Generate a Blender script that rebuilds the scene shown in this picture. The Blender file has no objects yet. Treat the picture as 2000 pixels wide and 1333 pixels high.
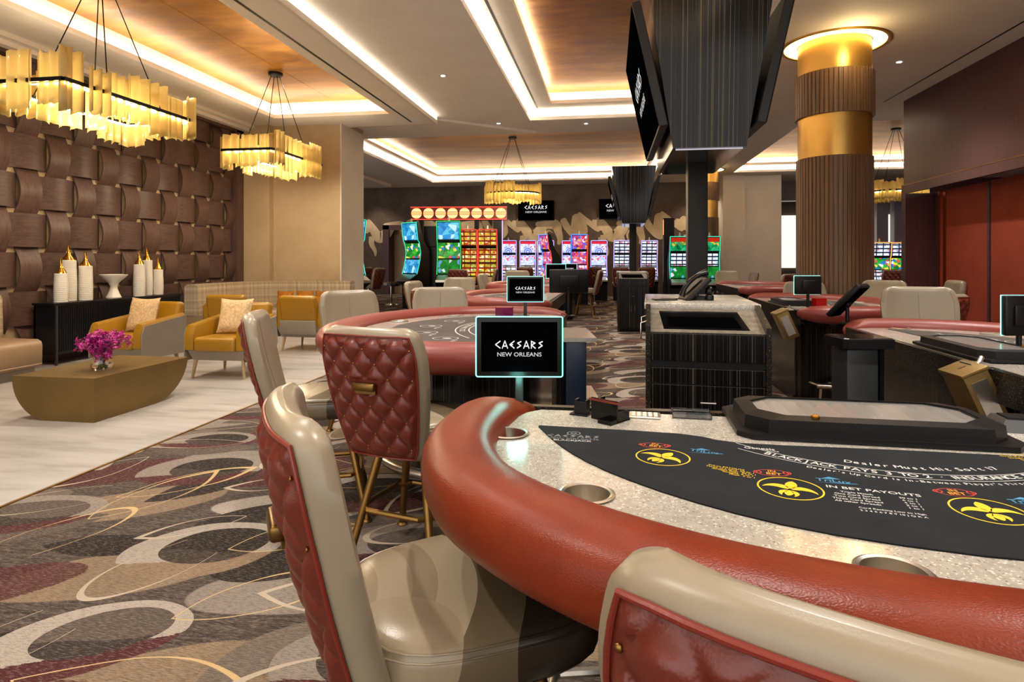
import bpy, math, random
from mathutils import Vector, Matrix
PI = math.pi
S = bpy.context.scene
# ---------------- camera ----------------
cam_d = bpy.data.cameras.new('camera')
cam_d.sensor_width = 36.0
cam_d.lens = 1200/2000*36
cam_d.shift_y = (508-666.5)/2000
cam_d.clip_start = 0.03
cam = bpy.data.objects.new('camera', cam_d)
S.collection.objects.link(cam)
cam.location = (0, 0, 1.35)
YAW = math.atan(192/1200)
cam.rotation_euler = (PI/2, 0, YAW)
S.camera = cam
# ---------------- world, exposure ----------------
S.view_settings.view_transform = 'Standard'
S.view_settings.look = 'None'
S.view_settings.gamma = 1.0
S.view_settings.exposure = 1.1
S.view_settings.use_curve_mapping = False
w = bpy.data.worlds.new('world'); S.world = w; w.use_nodes = True
wb = w.node_tree.nodes['Background']
wb.inputs[0].default_value = (1.0, 0.96, 0.91, 1); wb.inputs[1].default_value = 1.05
def lamp(name, kind, loc, power, col=(1, .84, .66), size=0.2, rot=(0, 0, 0), sy=None, spot=None, blend=.6, spread=None):
    d = bpy.data.lights.new(name, kind); d.energy = power; d.color = col
    if kind == 'AREA':
        d.size = size
        if sy: d.shape = 'RECTANGLE'; d.size_y = sy
        else: d.shape = 'DISK'
        if spread: d.spread = spread
    else: d.shadow_soft_size = size
    if kind == 'SPOT': d.spot_size = spot or 1.6; d.spot_blend = blend
    o = bpy.data.objects.new(name, d); o.location = loc; o.rotation_euler = rot
    S.collection.objects.link(o); return o
# recessed downlights in the high ceiling and over the lounge: (x, y, ceiling height, watts)
DOWN = [(-2.55, 3.2, 4.2, 60), (-2.55, 6.3, 4.2, 60), (-2.55, 9.2, 4.2, 60), (-2.3, 12.6, 4.2, 50),
        (2.6, 2.2, 4.2, 70), (2.3, 5.2, 4.2, 60), (4.2, 5.4, 4.2, 60), (4.1, 9.6, 4.2, 60), (1.9, 12.9, 4.2, 50),
        (-0.5, 12.9, 4.2, 50), (0.35, 9.2, 4.62, 50), (0.1, 1.5, 4.62, 60), (-.6, 5.0, 4.62, 60), (-2.55, .6, 4.2, 60), (2.5,-.6,4.2,60)]
for i, (x, y, z, p) in enumerate(DOWN):
    lamp('downlight_lamp', 'SPOT', (x, y, z-.03), p*2.7, (1, .94, .86), .05, spot=1.9, blend=.8)
for x, y in ((-5.2, 3.6), (-5.2, 6.6), (-5.2, 9.4)):
    lamp('downlight_lamp', 'SPOT', (x, y, 4.30), 95, (1, .94, .85), .08, spot=2.2, blend=.8)
for x in (-9, -6, -3, 0, 3):
    lamp('downlight_lamp', 'SPOT', (x, 22.3, 4.1), 70, (1, .82, .62), .06, spot=1.9, blend=.8)

# ---------------- helpers ----------------
def W(px, zc):
    "world X, Y of a photo column seen at distance zc along the view axis"
    xc = (px-1000)/1200*zc; s, c = math.sin(YAW), math.cos(YAW)
    return (xc*c-zc*s, xc*s+zc*c)
def lerp(a, b, t): return a+(b-a)*t
class MB:
    def __init__(s): s.v = []; s.f = []; s.m = []; s.M = Matrix(); s.mi = 0
    def T(s, loc=(0, 0, 0), rz=0, rx=0, ry=0, sc=1):
        s.M = Matrix.Translation(loc) @ Matrix.Rotation(rz, 4, 'Z') @ Matrix.Rotation(ry, 4, 'Y') @ Matrix.Rotation(rx, 4, 'X') @ Matrix.Scale(sc, 4); return s
    def add(s, vs, fs):
        n = len(s.v); s.v += [tuple(s.M @ Vector(p)) for p in vs]
        for f in fs: s.f.append(tuple(i+n for i in f)); s.m.append(s.mi)
        return s
    def box(s, x0, x1, y0, y1, z0, z1):
        vs = [(x, y, z) for z in (z0, z1) for y in (y0, y1) for x in (x0, x1)]
        return s.add(vs, [(0, 2, 3, 1), (4, 5, 7, 6), (0, 1, 5, 4), (2, 6, 7, 3), (0, 4, 6, 2), (1, 3, 7, 5)])
    def frustum(s, a, b, z0, z1):
        "a, b: (x0,x1,y0,y1) at z0 and z1"
        vs = [(x, y, z) for (r, z) in ((a, z0), (b, z1)) for y in r[2:] for x in r[:2]]
        return s.add(vs, [(0, 2, 3, 1), (4, 5, 7, 6), (0, 1, 5, 4), (2, 6, 7, 3), (0, 4, 6, 2), (1, 3, 7, 5)])
    def rbox(s, x0, x1, y0, y1, z0, z1, r=.02, n=3):
        "box with all edges rounded"
        cx, cy, cz = (x0+x1)/2, (y0+y1)/2, (z0+z1)/2
        hx, hy, hz = (x1-x0)/2, (y1-y0)/2, (z1-z0)/2
        r = min(r, hx, hy, hz); rings = []
        for k in range(2*n+2):
            a = -PI/2+PI/2*(k if k <= n else k-1)/n
            zz = (-(hz-r) if k <= n else hz-r)+r*math.sin(a); rr = r*math.cos(a); ring = []
            for q in range(4):
                sx = (1, -1, -1, 1)[q]; sy = (1, 1, -1, -1)[q]
                for j in range(n+1):
                    b = q*PI/2+PI/2*j/n
                    ring.append((cx+sx*(hx-r)+rr*math.cos(b), cy+sy*(hy-r)+rr*math.sin(b), cz+zz))
            rings.append(ring)
        return s.loops(rings, cap=True)
    def loops(s, rings, cap=False, closed=True, wrap=False):
        n = len(rings[0]); vs = [p for r in rings for p in r]; fs = []
        R = len(rings)
        for i in range(R if wrap else R-1):
            i2 = (i+1) % R
            for j in range(n if closed else n-1):
                k = (j+1) % n
                fs.append((i*n+j, i*n+k, i2*n+k, i2*n+j))
        if cap: fs.append(tuple(range(n))[::-1]); fs.append(tuple((R-1)*n+j for j in range(n)))
        return s.add(vs, fs)
    def lathe(s, prof, n=24, c=(0, 0, 0), cap=True, sy=1.0):
        rings = [[(c[0]+r*math.cos(2*PI*j/n), c[1]+r*sy*math.sin(2*PI*j/n), c[2]+z) for j in range(n)] for r, z in prof]
        return s.loops(rings, cap=cap)
    def prism(s, poly, z0, z1):
        n = len(poly)
        return s.add([(x, y, z0) for x, y in poly]+[(x, y, z1) for x, y in poly],
                     [tuple(range(n))[::-1], tuple(range(n, 2*n))]+[(i, (i+1) % n, n+(i+1) % n, n+i) for i in range(n)])
    def tube(s, pts, r=.01, n=8, closed=False, r2=None, cap=True, flat=1.0):
        pts = [Vector(p) for p in pts]; N = len(pts); rings = []
        rs = r if isinstance(r, (list, tuple)) else [r]*N
        up = Vector((0, 0, 1)); prev = None
        for i, p in enumerate(pts):
            if closed: t = pts[(i+1) % N]-pts[i-1]
            else: t = pts[min(i+1, N-1)]-pts[max(i-1, 0)]
            t.normalize()
            if prev is None:
                a = t.cross(up)
                if a.length < .1: a = t.cross(Vector((0, 1, 0)))
            else: a = prev-t*prev.dot(t)
            a.normalize(); prev = a; b = t.cross(a)
            rings.append([tuple(p+a*rs[i]*math.cos(2*PI*j/n)+b*rs[i]*flat*math.sin(2*PI*j/n)) for j in range(n)])
        return s.loops(rings, cap=cap and not closed, wrap=closed)
    def ball(s, c, r, n=10, m=6, sc=(1, 1, 1)):
        rings = []
        for i in range(m+1):
            a = -PI/2+PI*i/m; rr = max(math.cos(a), .02)
            rings.append([(c[0]+sc[0]*r*rr*math.cos(2*PI*j/n), c[1]+sc[1]*r*rr*math.sin(2*PI*j/n), c[2]+sc[2]*r*math.sin(a)) for j in range(n)])
        return s.loops(rings, cap=True)
    def grid(s, fn, nu, nv, flip=False):
        vs = [fn(i/nu, j/nv) for j in range(nv+1) for i in range(nu+1)]; fs = []
        for j in range(nv):
            for i in range(nu):
                a = j*(nu+1)+i; q = (a, a+1, a+nu+2, a+nu+1)
                fs.append(q[::-1] if flip else q)
        return s.add(vs, fs)
    def build(s, name, mats, parent=None, smooth=False, angle=40, uv=None):
        me = bpy.data.meshes.new(name)
        me.from_pydata(s.v, [], s.f); me.update()
        mats = mats if isinstance(mats, (list, tuple)) else [mats]
        for m in mats: me.materials.append(m)
        me.polygons.foreach_set('material_index', s.m)
        if smooth:
            me.polygons.foreach_set('use_smooth', [True]*len(me.polygons))
            me.set_sharp_from_angle(angle=math.radians(angle))
        o = bpy.data.objects.new(name, me); S.collection.objects.link(o)
        if parent: o.parent = parent
        return o
def tag(o, label=None, cat=None, group=None, kind=None):
    if label: o['label'] = label
    if cat: o['category'] = cat
    if group: o['group'] = group
    if kind: o['kind'] = kind
    return o
def thing(name, label, cat, loc=(0, 0, 0), rz=0, group=None):
    o = bpy.data.objects.new(name, None); S.collection.objects.link(o); o.empty_display_size = .1
    o.location = loc; o.rotation_euler = (0, 0, rz); return tag(o, label, cat, group)
def struct(name, mb, mats, parent=None, **k):
    o = mb.build(name, mats, parent, **k)
    if not parent: o['kind'] = 'structure'
    return o
def dup(root, loc, rz=None, label=None, group=None, sc=None):
    def cp(o, par):
        c = o.copy(); S.collection.objects.link(c); c.parent = par
        for ch in o.children: cp(ch, c)
        return c
    r = cp(root, None); r.location = loc
    if rz is not None: r.rotation_euler = (0, 0, rz)
    if label: r['label'] = label
    if group: r['group'] = group
    if sc: r.scale = (sc,)*3
    return r
# ---------------- materials ----------------
def hx(h):
    h = h.lstrip('#'); h = h*2 if len(h) == 3 else h; c = [int(h[i:i+2], 16)/255 for i in (0, 2, 4)]
    return tuple((x/12.92 if x <= .04045 else ((x+.055)/1.055)**2.4) for x in c)+(1,)
class NT:
    def __init__(s, name):
        s.m = bpy.data.materials.new(name); s.m.use_nodes = True; s.t = s.m.node_tree
        s.p = s.t.nodes['Principled BSDF']; s._tc = None
    def n(s, typ, **k):
        x = s.t.nodes.new(typ)
        for a, b in k.items(): setattr(x, a, b)
        return x
    def l(s, a, b): s.t.links.new(a, b)
    def inp(s, sock, val):
        if isinstance(val, bpy.types.NodeSocket): s.l(val, sock)
        else: sock.default_value = val
    @property
    def tc(s):
        if not s._tc: s._tc = s.n('ShaderNodeTexCoord')
        return s._tc
    def obj(s): return s.tc.outputs['Object']
    def math(s, op, a, b=0.0, c=None):
        x = s.n('ShaderNodeMath', operation=op); s.inp(x.inputs[0], a); s.inp(x.inputs[1], b)
        if c is not None: s.inp(x.inputs[2], c)
        return x.outputs[0]
    def vm(s, op, a, b=(0, 0, 0), c=None, out=0):
        x = s.n('ShaderNodeVectorMath', operation=op); s.inp(x.inputs[0], a); s.inp(x.inputs[1], b)
        if c is not None: s.inp(x.inputs[2], c)
        return x.outputs[out]
    def map(s, v, loc=(0, 0, 0), rot=(0, 0, 0), sc=(1, 1, 1)):
        x = s.n('ShaderNodeMapping'); s.l(v, x.inputs[0])
        x.inputs[1].default_value = loc; x.inputs[2].default_value = rot; x.inputs[3].default_value = sc
        return x.outputs[0]
    def noise(s, v, scale=5, detail=3, rough=.5, out=0):
        x = s.n('ShaderNodeTexNoise'); s.l(v, x.inputs['Vector'])
        x.inputs['Scale'].default_value = scale; x.inputs['Detail'].default_value = detail; x.inputs['Roughness'].default_value = rough
        return x.outputs[out]
    def vor(s, v, scale=5, out='Distance', feature='F1', rnd=1.0):
        x = s.n('ShaderNodeTexVoronoi', feature=feature); s.l(v, x.inputs['Vector'])
        x.inputs['Scale'].default_value = scale; x.inputs['Randomness'].default_value = rnd
        return x.outputs[out]
    def ramp(s, f, stops, const=False):
        x = s.n('ShaderNodeValToRGB'); s.l(f, x.inputs[0]); e = x.color_ramp.elements
        if const: x.color_ramp.interpolation = 'CONSTANT'
        while len(e) > 1: e.remove(e[-1])
        e[0].position = stops[0][0]; e[0].color = stops[0][1] if not isinstance(stops[0][1], str) else hx(stops[0][1])
        for p, c in stops[1:]:
            q = e.new(p); q.color = hx(c) if isinstance(c, str) else c
        return x.outputs[0]
    def mix(s, f, a, b, mode='MIX'):
        x = s.n('ShaderNodeMix', data_type='RGBA', blend_type=mode)
        s.inp(x.inputs[0], f)
        s.inp(x.inputs[6], hx(a) if isinstance(a, str) else a); s.inp(x.inputs[7], hx(b) if isinstance(b, str) else b)
        return x.outputs[2]
    def sep(s, v):
        x = s.n('ShaderNodeSeparateXYZ'); s.l(v, x.inputs[0]); return x.outputs
    def comb(s, a, b, c=0.0):
        x = s.n('ShaderNodeCombineXYZ'); s.inp(x.inputs[0], a); s.inp(x.inputs[1], b); s.inp(x.inputs[2], c); return x.outputs[0]
    def bump(s, h, strength=.3, dist=.01):
        x = s.n('ShaderNodeBump'); s.l(h, x.inputs['Height']); x.inputs['Strength'].default_value = strength; x.inputs['Distance'].default_value = dist
        s.l(x.outputs[0], s.p.inputs['Normal'])
    def set(s, col=None, rough=None, metal=None, spec=None, coat=None, alpha=None, trans=None, emit=None, es=None, ior=None):
        P = s.p.inputs
        if col is not None: s.inp(P['Base Color'], hx(col) if isinstance(col, str) else col)
        if rough is not None: s.inp(P['Roughness'], rough)
        if metal is not None: P['Metallic'].default_value = metal
        if spec is not None: P['Specular IOR Level'].default_value = spec
        if coat is not None: P['Coat Weight'].default_value = coat; P['Coat Roughness'].default_value = .08
        if alpha is not None: P['Alpha'].default_value = alpha
        if trans is not None: P['Transmission Weight'].default_value = trans
        if ior is not None: P['IOR'].default_value = ior
        if emit is not None: s.inp(P['Emission Color'], hx(emit) if isinstance(emit, str) else emit); P['Emission Strength'].default_value = es or 1
        return s.m
def simple(name, col, rough=.5, metal=0, var=.06, vs=8, bump=0, bs=200, **k):
    "a plain finish with slight mottling and fine surface grain"
    t = NT(name); c = hx(col) if isinstance(col, str) else col
    n = t.noise(t.obj(), vs, 3)
    a = tuple(x*(1-var) for x in c[:3])+(1,); b = tuple(min(1, x*(1+var)) for x in c[:3])+(1,)
    t.set(t.ramp(n, [(.3, a), (.7, b)]), rough, metal, **k)
    if bump: t.bump(t.noise(t.obj(), bs, 2), bump, .002)
    return t.m
def leather(name, col, rough=.38, scale=260, strength=.25, var=.05):
    t = NT(name); c = hx(col)
    n = t.noise(t.obj(), 6, 3)
    a = tuple(x*(1-var) for x in c[:3])+(1,); b = tuple(min(1, x*(1+var)) for x in c[:3])+(1,)
    t.set(t.ramp(n, [(.3, a), (.7, b)]), rough, 0, .5)
    t.bump(t.vor(t.obj(), scale), strength, .0012); return t.m
def glow(name, col, s):
    t = NT(name); t.set((0, 0, 0, 1), .5, emit=col, es=s); return t.m
M = {}
M['cream'] = leather('cream_leather', '#8d816c', .33, 420, .04)
M['stitch'] = simple('tan_thread', '#857457', .7)
M['red_quilt'] = leather('oxblood_leather', '#632418', .34, 280, .15)
M['piping'] = leather('red_piping', '#74261a', .35, 300, .1)
M['gold'] = simple('brass', '#8f6d3c', .38, 1, .08, 12)
M['dgold'] = simple('antique_brass', '#7c6135', .34, 1, .1, 12)
M['steel'] = simple('brushed_steel', '#d6d0c4', .3, 1, .08, 30)
M['chrome'] = simple('chrome', '#c8c8c8', .12, 1, .02)
M['black'] = simple('black_plastic', '#0a0a0b', .4, 0, .1, 10, .1, spec=.3)
M['blackgloss'] = simple('black_gloss', '#060607', .14, 0, .1, spec=.3)
M['screenblack'] = simple('dark_screen_glass', '#030304', .3, 0, .1, spec=.0)
M['cable'] = simple('black_metal', '#15130f', .4, .7, .1)
M['grey'] = simple('dark_grey_plastic', '#2b2d2e', .42, 0, .1)
M['white_print'] = glow('screen_lettering', '#c9c9c9', .75)
M['dim_print'] = glow('screen_lettering_small', '#b5b5b5', .6)
M['teal_led'] = glow('teal_led', '#7ff5e0', 1.6)
M['led'] = glow('warm_cove_led', '#fff3e2', 15.0)
M['led2'] = glow('warm_column_led', '#ffcf7a', 6.0)
M['lampwhite'] = glow('downlight_glass', '#fff0d8', 8)
def t_rail():
    t = NT('rust_red_vinyl'); v = t.obj()
    t.set(t.ramp(t.noise(v, 9, 3), [(.3, '#6c240d'), (.7, '#792b11')]), .36, 0, .3)
    w_ = t.vm('ADD', v, t.vm('SCALE', t.noise(v, 30, 2, out=1), (0, 0, 0)))
    t.bump(t.vor(t.map(v, sc=(1, 1.6, 1.6)), 300, feature='SMOOTH_F1'), .3, .0014); return t.m
M['rail'] = t_rail()
M['rail2'] = leather('rose_red_vinyl', '#7d332b', .4, 200, .2)
def t_terrazzo():
    t = NT('white_terrazzo'); v = t.obj()
    c = t.ramp(t.noise(v, 60, 4, .7), [(.35, '#989287'), (.6, '#aba69b')])
    ch = t.vor(v, 330, 'Color'); f = t.sep(ch)[0]
    c = t.mix(t.math('LESS_THAN', f, .035), c, '#7c7061')
    c = t.mix(t.math('GREATER_THAN', f, .93), c, '#d4cdbf')
    t.set(c, .16, 0, .45, coat=.15); return t.m
M['terrazzo'] = t_terrazzo()
def t_felt(name, a, b):
    t = NT(name); v = t.obj()
    t.set(t.ramp(t.noise(v, 5, 5, .7), [(.3, a), (.7, b)]), .85, 0, .15)
    t.bump(t.noise(v, 900, 1), .25, .0006); return t.m
M['felt'] = t_felt('navy_charcoal_felt', '#191c20', '#232629')
M['felt2'] = t_felt('grey_felt_painted_sheen', '#4a4440', '#56504a')  # lighter grey: reflected light on the felt is put into its colour
def t_ebony(name='ebony_laminate', base='#0c0b0b', line='#4b453d', rough=.2, axis=2, spec=.3, tilted=False):
    t = NT(name); v = t.obj()
    sc = [150, 150, 150]; sc[axis] = .18
    if tilted: sc[1] = 0
    n = t.noise(t.map(v, sc=tuple(sc)), 1.0, 3, .6)
    c = t.ramp(n, [(.50, base), (.58, '#1c1917'), (.68, line)])
    t.set(c, rough, 0, spec); return t.m
M['ebony'] = t_ebony()
M['ebony_h'] = t_ebony('zebra_laminate_horizontal', '#1c1815', '#6a5f52', .22, 1)
def t_wood(name, a, b, rough=.46, sc=(30, 30, 1.2)):
    t = NT(name); v = t.obj()
    n = t.noise(t.map(v, sc=sc), 1.4, 4, .6)
    t.set(t.ramp(n, [(.3, a), (.7, b)]), rough, 0, .3); t.bump(n, .1, .002); return t.m
M['walnut'] = t_wood('walnut_vertical', '#4a342c', '#604a40')
M['walnut_h'] = t_wood('walnut_horizontal', '#443029', '#59443a', .46, (30, 1.2, 30))
M['walnut_wall'] = t_wood('dark_plum_veneer', '#42282a', '#553335', .35)
M['column_wood'] = t_wood('column_slat_wood', '#5a4230', '#86684c', .4, (60, 60, .8))
def t_gold_ceiling(name, sx, sy):
    t = NT(name); v = t.obj()
    n1 = t.noise(t.map(v, sc=(sx, sy, 1)), 1.0, 5, .62); n2 = t.noise(t.map(v, sc=(sx*5, sy*5, 1)), 1.0, 4, .6)
    n = t.math('ADD', t.math('MULTIPLY', n1, .65), t.math('MULTIPLY', n2, .35))
    c = t.ramp(n, [(.32, '#6b3f10'), (.5, '#a06a20'), (.66, '#c69040')])
    t.set(c, t.math('MULTIPLY_ADD', n2, .35, .2), .55, .5); t.bump(n2, .15, .01); return t.m
M['goldceil'] = t_gold_ceiling('gold_leaf_ceiling', .5, 1.6)
M['goldceil2'] = t_gold_ceiling('gold_leaf_ceiling_far', .35, 1.8)
def t_plaster(name, a, b, rough=.7):
    t = NT(name); v = t.obj()
    t.set(t.ramp(t.noise(v, 1.7, 5, .6), [(.3, a), (.7, b)]), rough, 0, .3); return t.m
M['ceil'] = t_plaster('ceiling_paint', '#e3dbd0', '#ebe4da')
M['cove'] = t_plaster('cove_paint', '#d9cfbf', '#e2d8c8')
M['beige'] = t_plaster('beige_wallcovering', '#a8916f', '#b59d7b', .5)
M['beige2'] = t_plaster('pale_wallcovering', '#c6bdb0', '#d0c7ba', .5)
def t_backwall():
    t = NT('taupe_textured_wallcovering'); v = t.obj()
    n = t.noise(t.map(v, sc=(1.2, 1.2, 1)), 1.2, 5, .65); n2 = t.noise(t.map(v, sc=(3, 3, 90)), 1, 2)
    c = t.ramp(t.math('ADD', t.math('MULTIPLY', n, .7), t.math('MULTIPLY', n2, .3)), [(.35, '#4a3c32'), (.6, '#65564a')])
    t.set(c, .6, 0, .3); return t.m
M['backwall'] = t_backwall()
def t_marble():
    t = NT('white_marble_floor'); v = t.obj()
    n = t.noise(t.map(v, rot=(0, 0, .5), sc=(1, 5, 1)), .9, 6, .6)
    c = t.ramp(n, [(.35, '#96918a'), (.5, '#aaa59e'), (.66, '#b2ada6')])
    x, y, z = t.sep(v)
    jx = t.math('LESS_THAN', t.math('FRACT', t.math('MULTIPLY', x, 1/.9)), .004)
    jy = t.math('LESS_THAN', t.math('FRACT', t.math('MULTIPLY', y, 1/.9)), .004)
    c = t.mix(t.math('MULTIPLY', t.math('MAXIMUM', jx, jy), .25), c, '#9c8f7d')
    t.set(c, .22, 0, .5); return t.m
M['marble'] = t_marble()
def t_carpet():
    t = NT('swirl_leaf_carpet'); v = t.obj()
    R = random.Random(11)
    w_ = t.vm('MULTIPLY_ADD', t.vm('SUBTRACT', t.noise(v, 1.3, 1, out=1), (.5, .5, .5)), (.16, .16, 0), v)
    T = 2.2
    # yarn streaks that break the colours up
    st = t.noise(t.map(v, rot=(0, 0, .95), sc=(22, 170, 1)), 1.5, 3, .7)
    st2 = t.noise(t.map(v, rot=(0, 0, .1), sc=(6, 60, 1)), 1.0, 3, .7)
    gr = t.noise(v, 240, 2, .8)
    col = t.ramp(st2, [(.4, '#3b332e'), (.6, '#564c44')])
    def wrapd(c):
        # the tiny dependence on the colour so far keeps the node evaluation in order
        x = t.n('ShaderNodeVectorMath', operation='WRAP')
        t.l(t.vm('SUBTRACT', t.vm('MULTIPLY_ADD', col, (1e-6, 1e-6, 0), w_), (c[0], c[1], 0)), x.inputs[0])
        x.inputs[1].default_value = (T/2, T/2, 10); x.inputs[2].default_value = (-T/2, -T/2, -10)
        return x.outputs[0]
    def ell(m, a, b, off=(0, 0)): return t.vm('LENGTH', t.map(m, loc=(-off[0]/a, -off[1]/b, 0), sc=(1/a, 1/b, 0)), out=1)
    def ves(m, a, b):
        "length field of a pointed leaf of half length a, half width b"
        r = (a*a+b*b)/(2*b); o = (r-b)/r
        L1 = t.vm('LENGTH', t.map(m, loc=(0, o, 0), sc=(1/r, 1/r, 0)), out=1); L2 = t.vm('LENGTH', t.map(m, loc=(0, -o, 0), sc=(1/r, 1/r, 0)), out=1)
        return t.math('MAXIMUM', L1, L2), r
    pal = {'grey': '#857b71', 'light': '#a1978b', 'char': '#2b2521', 'taupe': '#564c44', 'tan': '#84705a', 'burg': '#4b2526', 'mid': '#6a5f55'}
    under = [((.1, .15), .52, .20, .5, 'tan'), ((1.0, .2), .55, .22, .3, 'grey'), ((1.8, .85), .5, .24, .6, 'tan'), ((.5, .95), .5, .2, .2, 'light'), ((1.3, 1.25), .55, .2, .55, 'burg'),
             ((2.0, 1.6), .5, .2, .15, 'grey'), ((.8, 1.75), .55, .22, .4, 'tan'), ((1.75, 2.1), .5, .18, .5, 'burg'), ((.2, 1.45), .5, .18, .6, 'burg'), ((1.0, .75), .4, .16, .5, 'mid')]
    for (c, a, b, r, k) in under:
        L = ell(t.map(wrapd(c), rot=(0, 0, -r)), a, b)
        col = t.mix(t.math('MULTIPLY', t.math('LESS_THAN', t.math('MULTIPLY_ADD', st, .16, L), 1.0), .88), col, pal[k])
    leaves = [((.75, .35), .34, .13, .35, 'char'), ((1.5, .45), .36, .15, .7, 'taupe'), ((2.05, .35), .3, .12, .2, 'char'), ((.3, .75), .32, .12, .9, 'char'), ((1.55, 1.75), .36, .14, .3, 'taupe'),
              ((.15, 1.85), .34, .13, .5, 'char'), ((1.1, 2.0), .32, .12, .8, 'mid'), ((2.0, 1.15), .34, .14, 1.0, 'char')]
    for (c, a, b, r, k) in leaves:
        L, _ = ves(t.map(wrapd(c), rot=(0, 0, -r)), a, b); col = t.mix(t.math('LESS_THAN', L, 1.0), col, pal[k])
    big = [((.32, .42), .37, .26, .40, 'light', 'char'), ((1.30, .62), .40, .27, .30, 'grey', 'taupe'), ((.80, 1.22), .40, .28, .45, 'light', 'char'),
           ((1.80, 1.38), .38, .26, .30, 'grey', 'char'), ((.35, 1.95), .33, .23, .55, 'light', 'taupe'), ((1.42, 1.98), .34, .22, .25, 'grey', 'char')]
    for (c, a, b, r, o, i) in big:
        m = t.map(wrapd(c), rot=(0, 0, -r)); ys = t.sep(m)[1]; xs = t.sep(m)[0]
        L = ell(m, a, b)
        oc = t.mix(t.math('LESS_THAN', t.math('MULTIPLY_ADD', st2, .05, ys), -.07 if o == 'light' else -.05), pal[o], pal['burg'] if a != .37 else pal['tan'])
        col = t.mix(t.math('MULTIPLY', t.math('LESS_THAN', L, 1.0), .95), col, oc)
        ic = t.mix(t.math('LESS_THAN', t.math('MULTIPLY_ADD', t.math('SINE', t.math('MULTIPLY', xs, 9.0)), .05, ys), -.02), pal[i], '#3f3731' if i == 'char' else '#3a322d')
        col = t.mix(t.math('LESS_THAN', ell(m, a*.66, b*.64, (.05, .02)), 1.0), col, ic)
    # yarn break-up
    col = t.mix(t.math('MULTIPLY', t.math('GREATER_THAN', st, .57), .40), col, '#8d8277')
    col = t.mix(t.math('MULTIPLY', t.math('LESS_THAN', st, .45), .40), col, '#1f1a17')
    # thin leaf outlines whose line swells at one side
    for k in range(16):
        c = ((k % 4+R.uniform(.1, .8))*T/4, (k//4+R.uniform(.1, .8))*T/4); r = R.uniform(.0, 1.3); a = R.uniform(.24, .42); b = a*R.uniform(.3, .42)
        m = t.map(wrapd(c), rot=(0, 0, -r)); x = t.sep(m)[0]; sg = 1 if k % 2 else -1
        sw = t.math('MAXIMUM', t.math('MULTIPLY', x, sg/a), 0.0)
        if k % 3:
            L, rr = ves(m, a, b); wd = t.math('MULTIPLY_ADD', sw, .010/rr, .003/rr)
        else: L = ell(m, a, b*1.2); wd = t.math('MULTIPLY_ADD', sw, .035, .010)
        ln = t.math('LESS_THAN', t.math('ABSOLUTE', t.math('SUBTRACT', L, 1.0)), wd)
        if k % 3 == 0: ln = t.math('MULTIPLY', ln, t.math('GREATER_THAN', t.math('MULTIPLY', x, sg), -a*.55))
        col = t.mix(ln, col, '#b89e72' if k % 2 else '#a89b88')
    col = t.mix(.25, col, t.ramp(gr, [(.3, '#101010'), (.7, '#c8c0b4')]), 'OVERLAY')
    t.set(col, .95, 0, .1); t.bump(gr, .5, .004); return t.m
M['carpet'] = t_carpet()
def t_plaid():
    t = NT('woven_plaid_upholstery'); v = t.obj(); x, y, z = t.sep(v)
    a = t.noise(t.comb(t.math('MULTIPLY', t.math('ADD', x, y), 18), 0.0), 1, 3, .7); b = t.noise(t.comb(0.0, t.math('MULTIPLY', z, 18)), 1, 3, .7)
    n = t.math('ADD', t.math('MULTIPLY', a, .5), t.math('MULTIPLY', b, .5))
    t.set(t.ramp(n, [(.36, '#7d6a52'), (.5, '#a3937b'), (.62, '#c0b39b')]), .85, 0, .2)
    t.bump(t.noise(v, 300, 2), .4, .003); return t.m
M['plaid'] = t_plaid()
M['taupe_leather'] = leather('taupe_leather', '#93795c', .4, 200, .08)
M['mustard'] = leather('mustard_leather', '#976c0c', .36, 200, .08)
M['grey_up'] = leather('stone_grey_upholstery', '#857b6c', .55, 300, .1)
M['light_leg'] = simple('pale_ash_wood', '#a98f68', .5)
M['pillow_cream'] = simple('cream_slub_cushion', '#cfb083', .85, 0, .25, 40, .5, 120)
M['pillow_gold'] = simple('gold_velvet_cushion', '#a5660f', .6, 0, .3, 9, .2, 90, spec=.3)
M['pillow_grey'] = simple('grey_patterned_cushion', '#6f6558', .8, 0, .6, 14, .3, 60)
M['bronze'] = simple('brushed_bronze', '#80683c', .42, .75, .1, 3, .12, 60)
M['sideboard'] = simple('midnight_lacquer', '#0b0d14', .3, 0, .1)
M['ceramic'] = simple('white_ceramic', '#d8d2c4', .35, 0, .05)
M['gold_pol'] = simple('polished_gold', '#c8963c', .18, 1, .03)
M['orchid'] = simple('magenta_orchid', '#b0157f', .5, 0, .35, 25)
M['orchid2'] = simple('pale_orchid_lip', '#e7a8c8', .5, 0, .1)
M['stem'] = simple('green_stem', '#4c6427', .5, 0, .2)
def t_glass(name, col='#ffffff', rough=.02):
    t = NT(name); t.set(col, rough, trans=1.0, ior=1.45); return t.m
M['glass'] = t_glass('clear_glass')
M['stone'] = simple('grey_stone', '#6f6659', .25, 0, .25, 30)
M['acrylic'] = t_glass('clear_acrylic', '#f5f8f8', .05)
def t_shade():
    t = NT('champagne_glass_shade')
    t.set('#cdb472', .2, .1, .5)
    tr = t.n('ShaderNodeBsdfTranslucent'); tr.inputs[0].default_value = hx('#efe0ac')
    mx = t.n('ShaderNodeMixShader'); mx.inputs[0].default_value = .45
    out = [n for n in t.t.nodes if n.type == 'OUTPUT_MATERIAL'][0]
    t.l(t.p.outputs[0], mx.inputs[1]); t.l(tr.outputs[0], mx.inputs[2]); t.l(mx.outputs[0], out.inputs[0]); return t.m
M['shade'] = t_shade()
M['shade2'] = M['shade']
M['bulb'] = glow('warm_bulb', '#ffe6ac', 14)
M['mural'] = t_plaster('cream_brush_mural', '#b09a78', '#dccaa8', .6)
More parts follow.
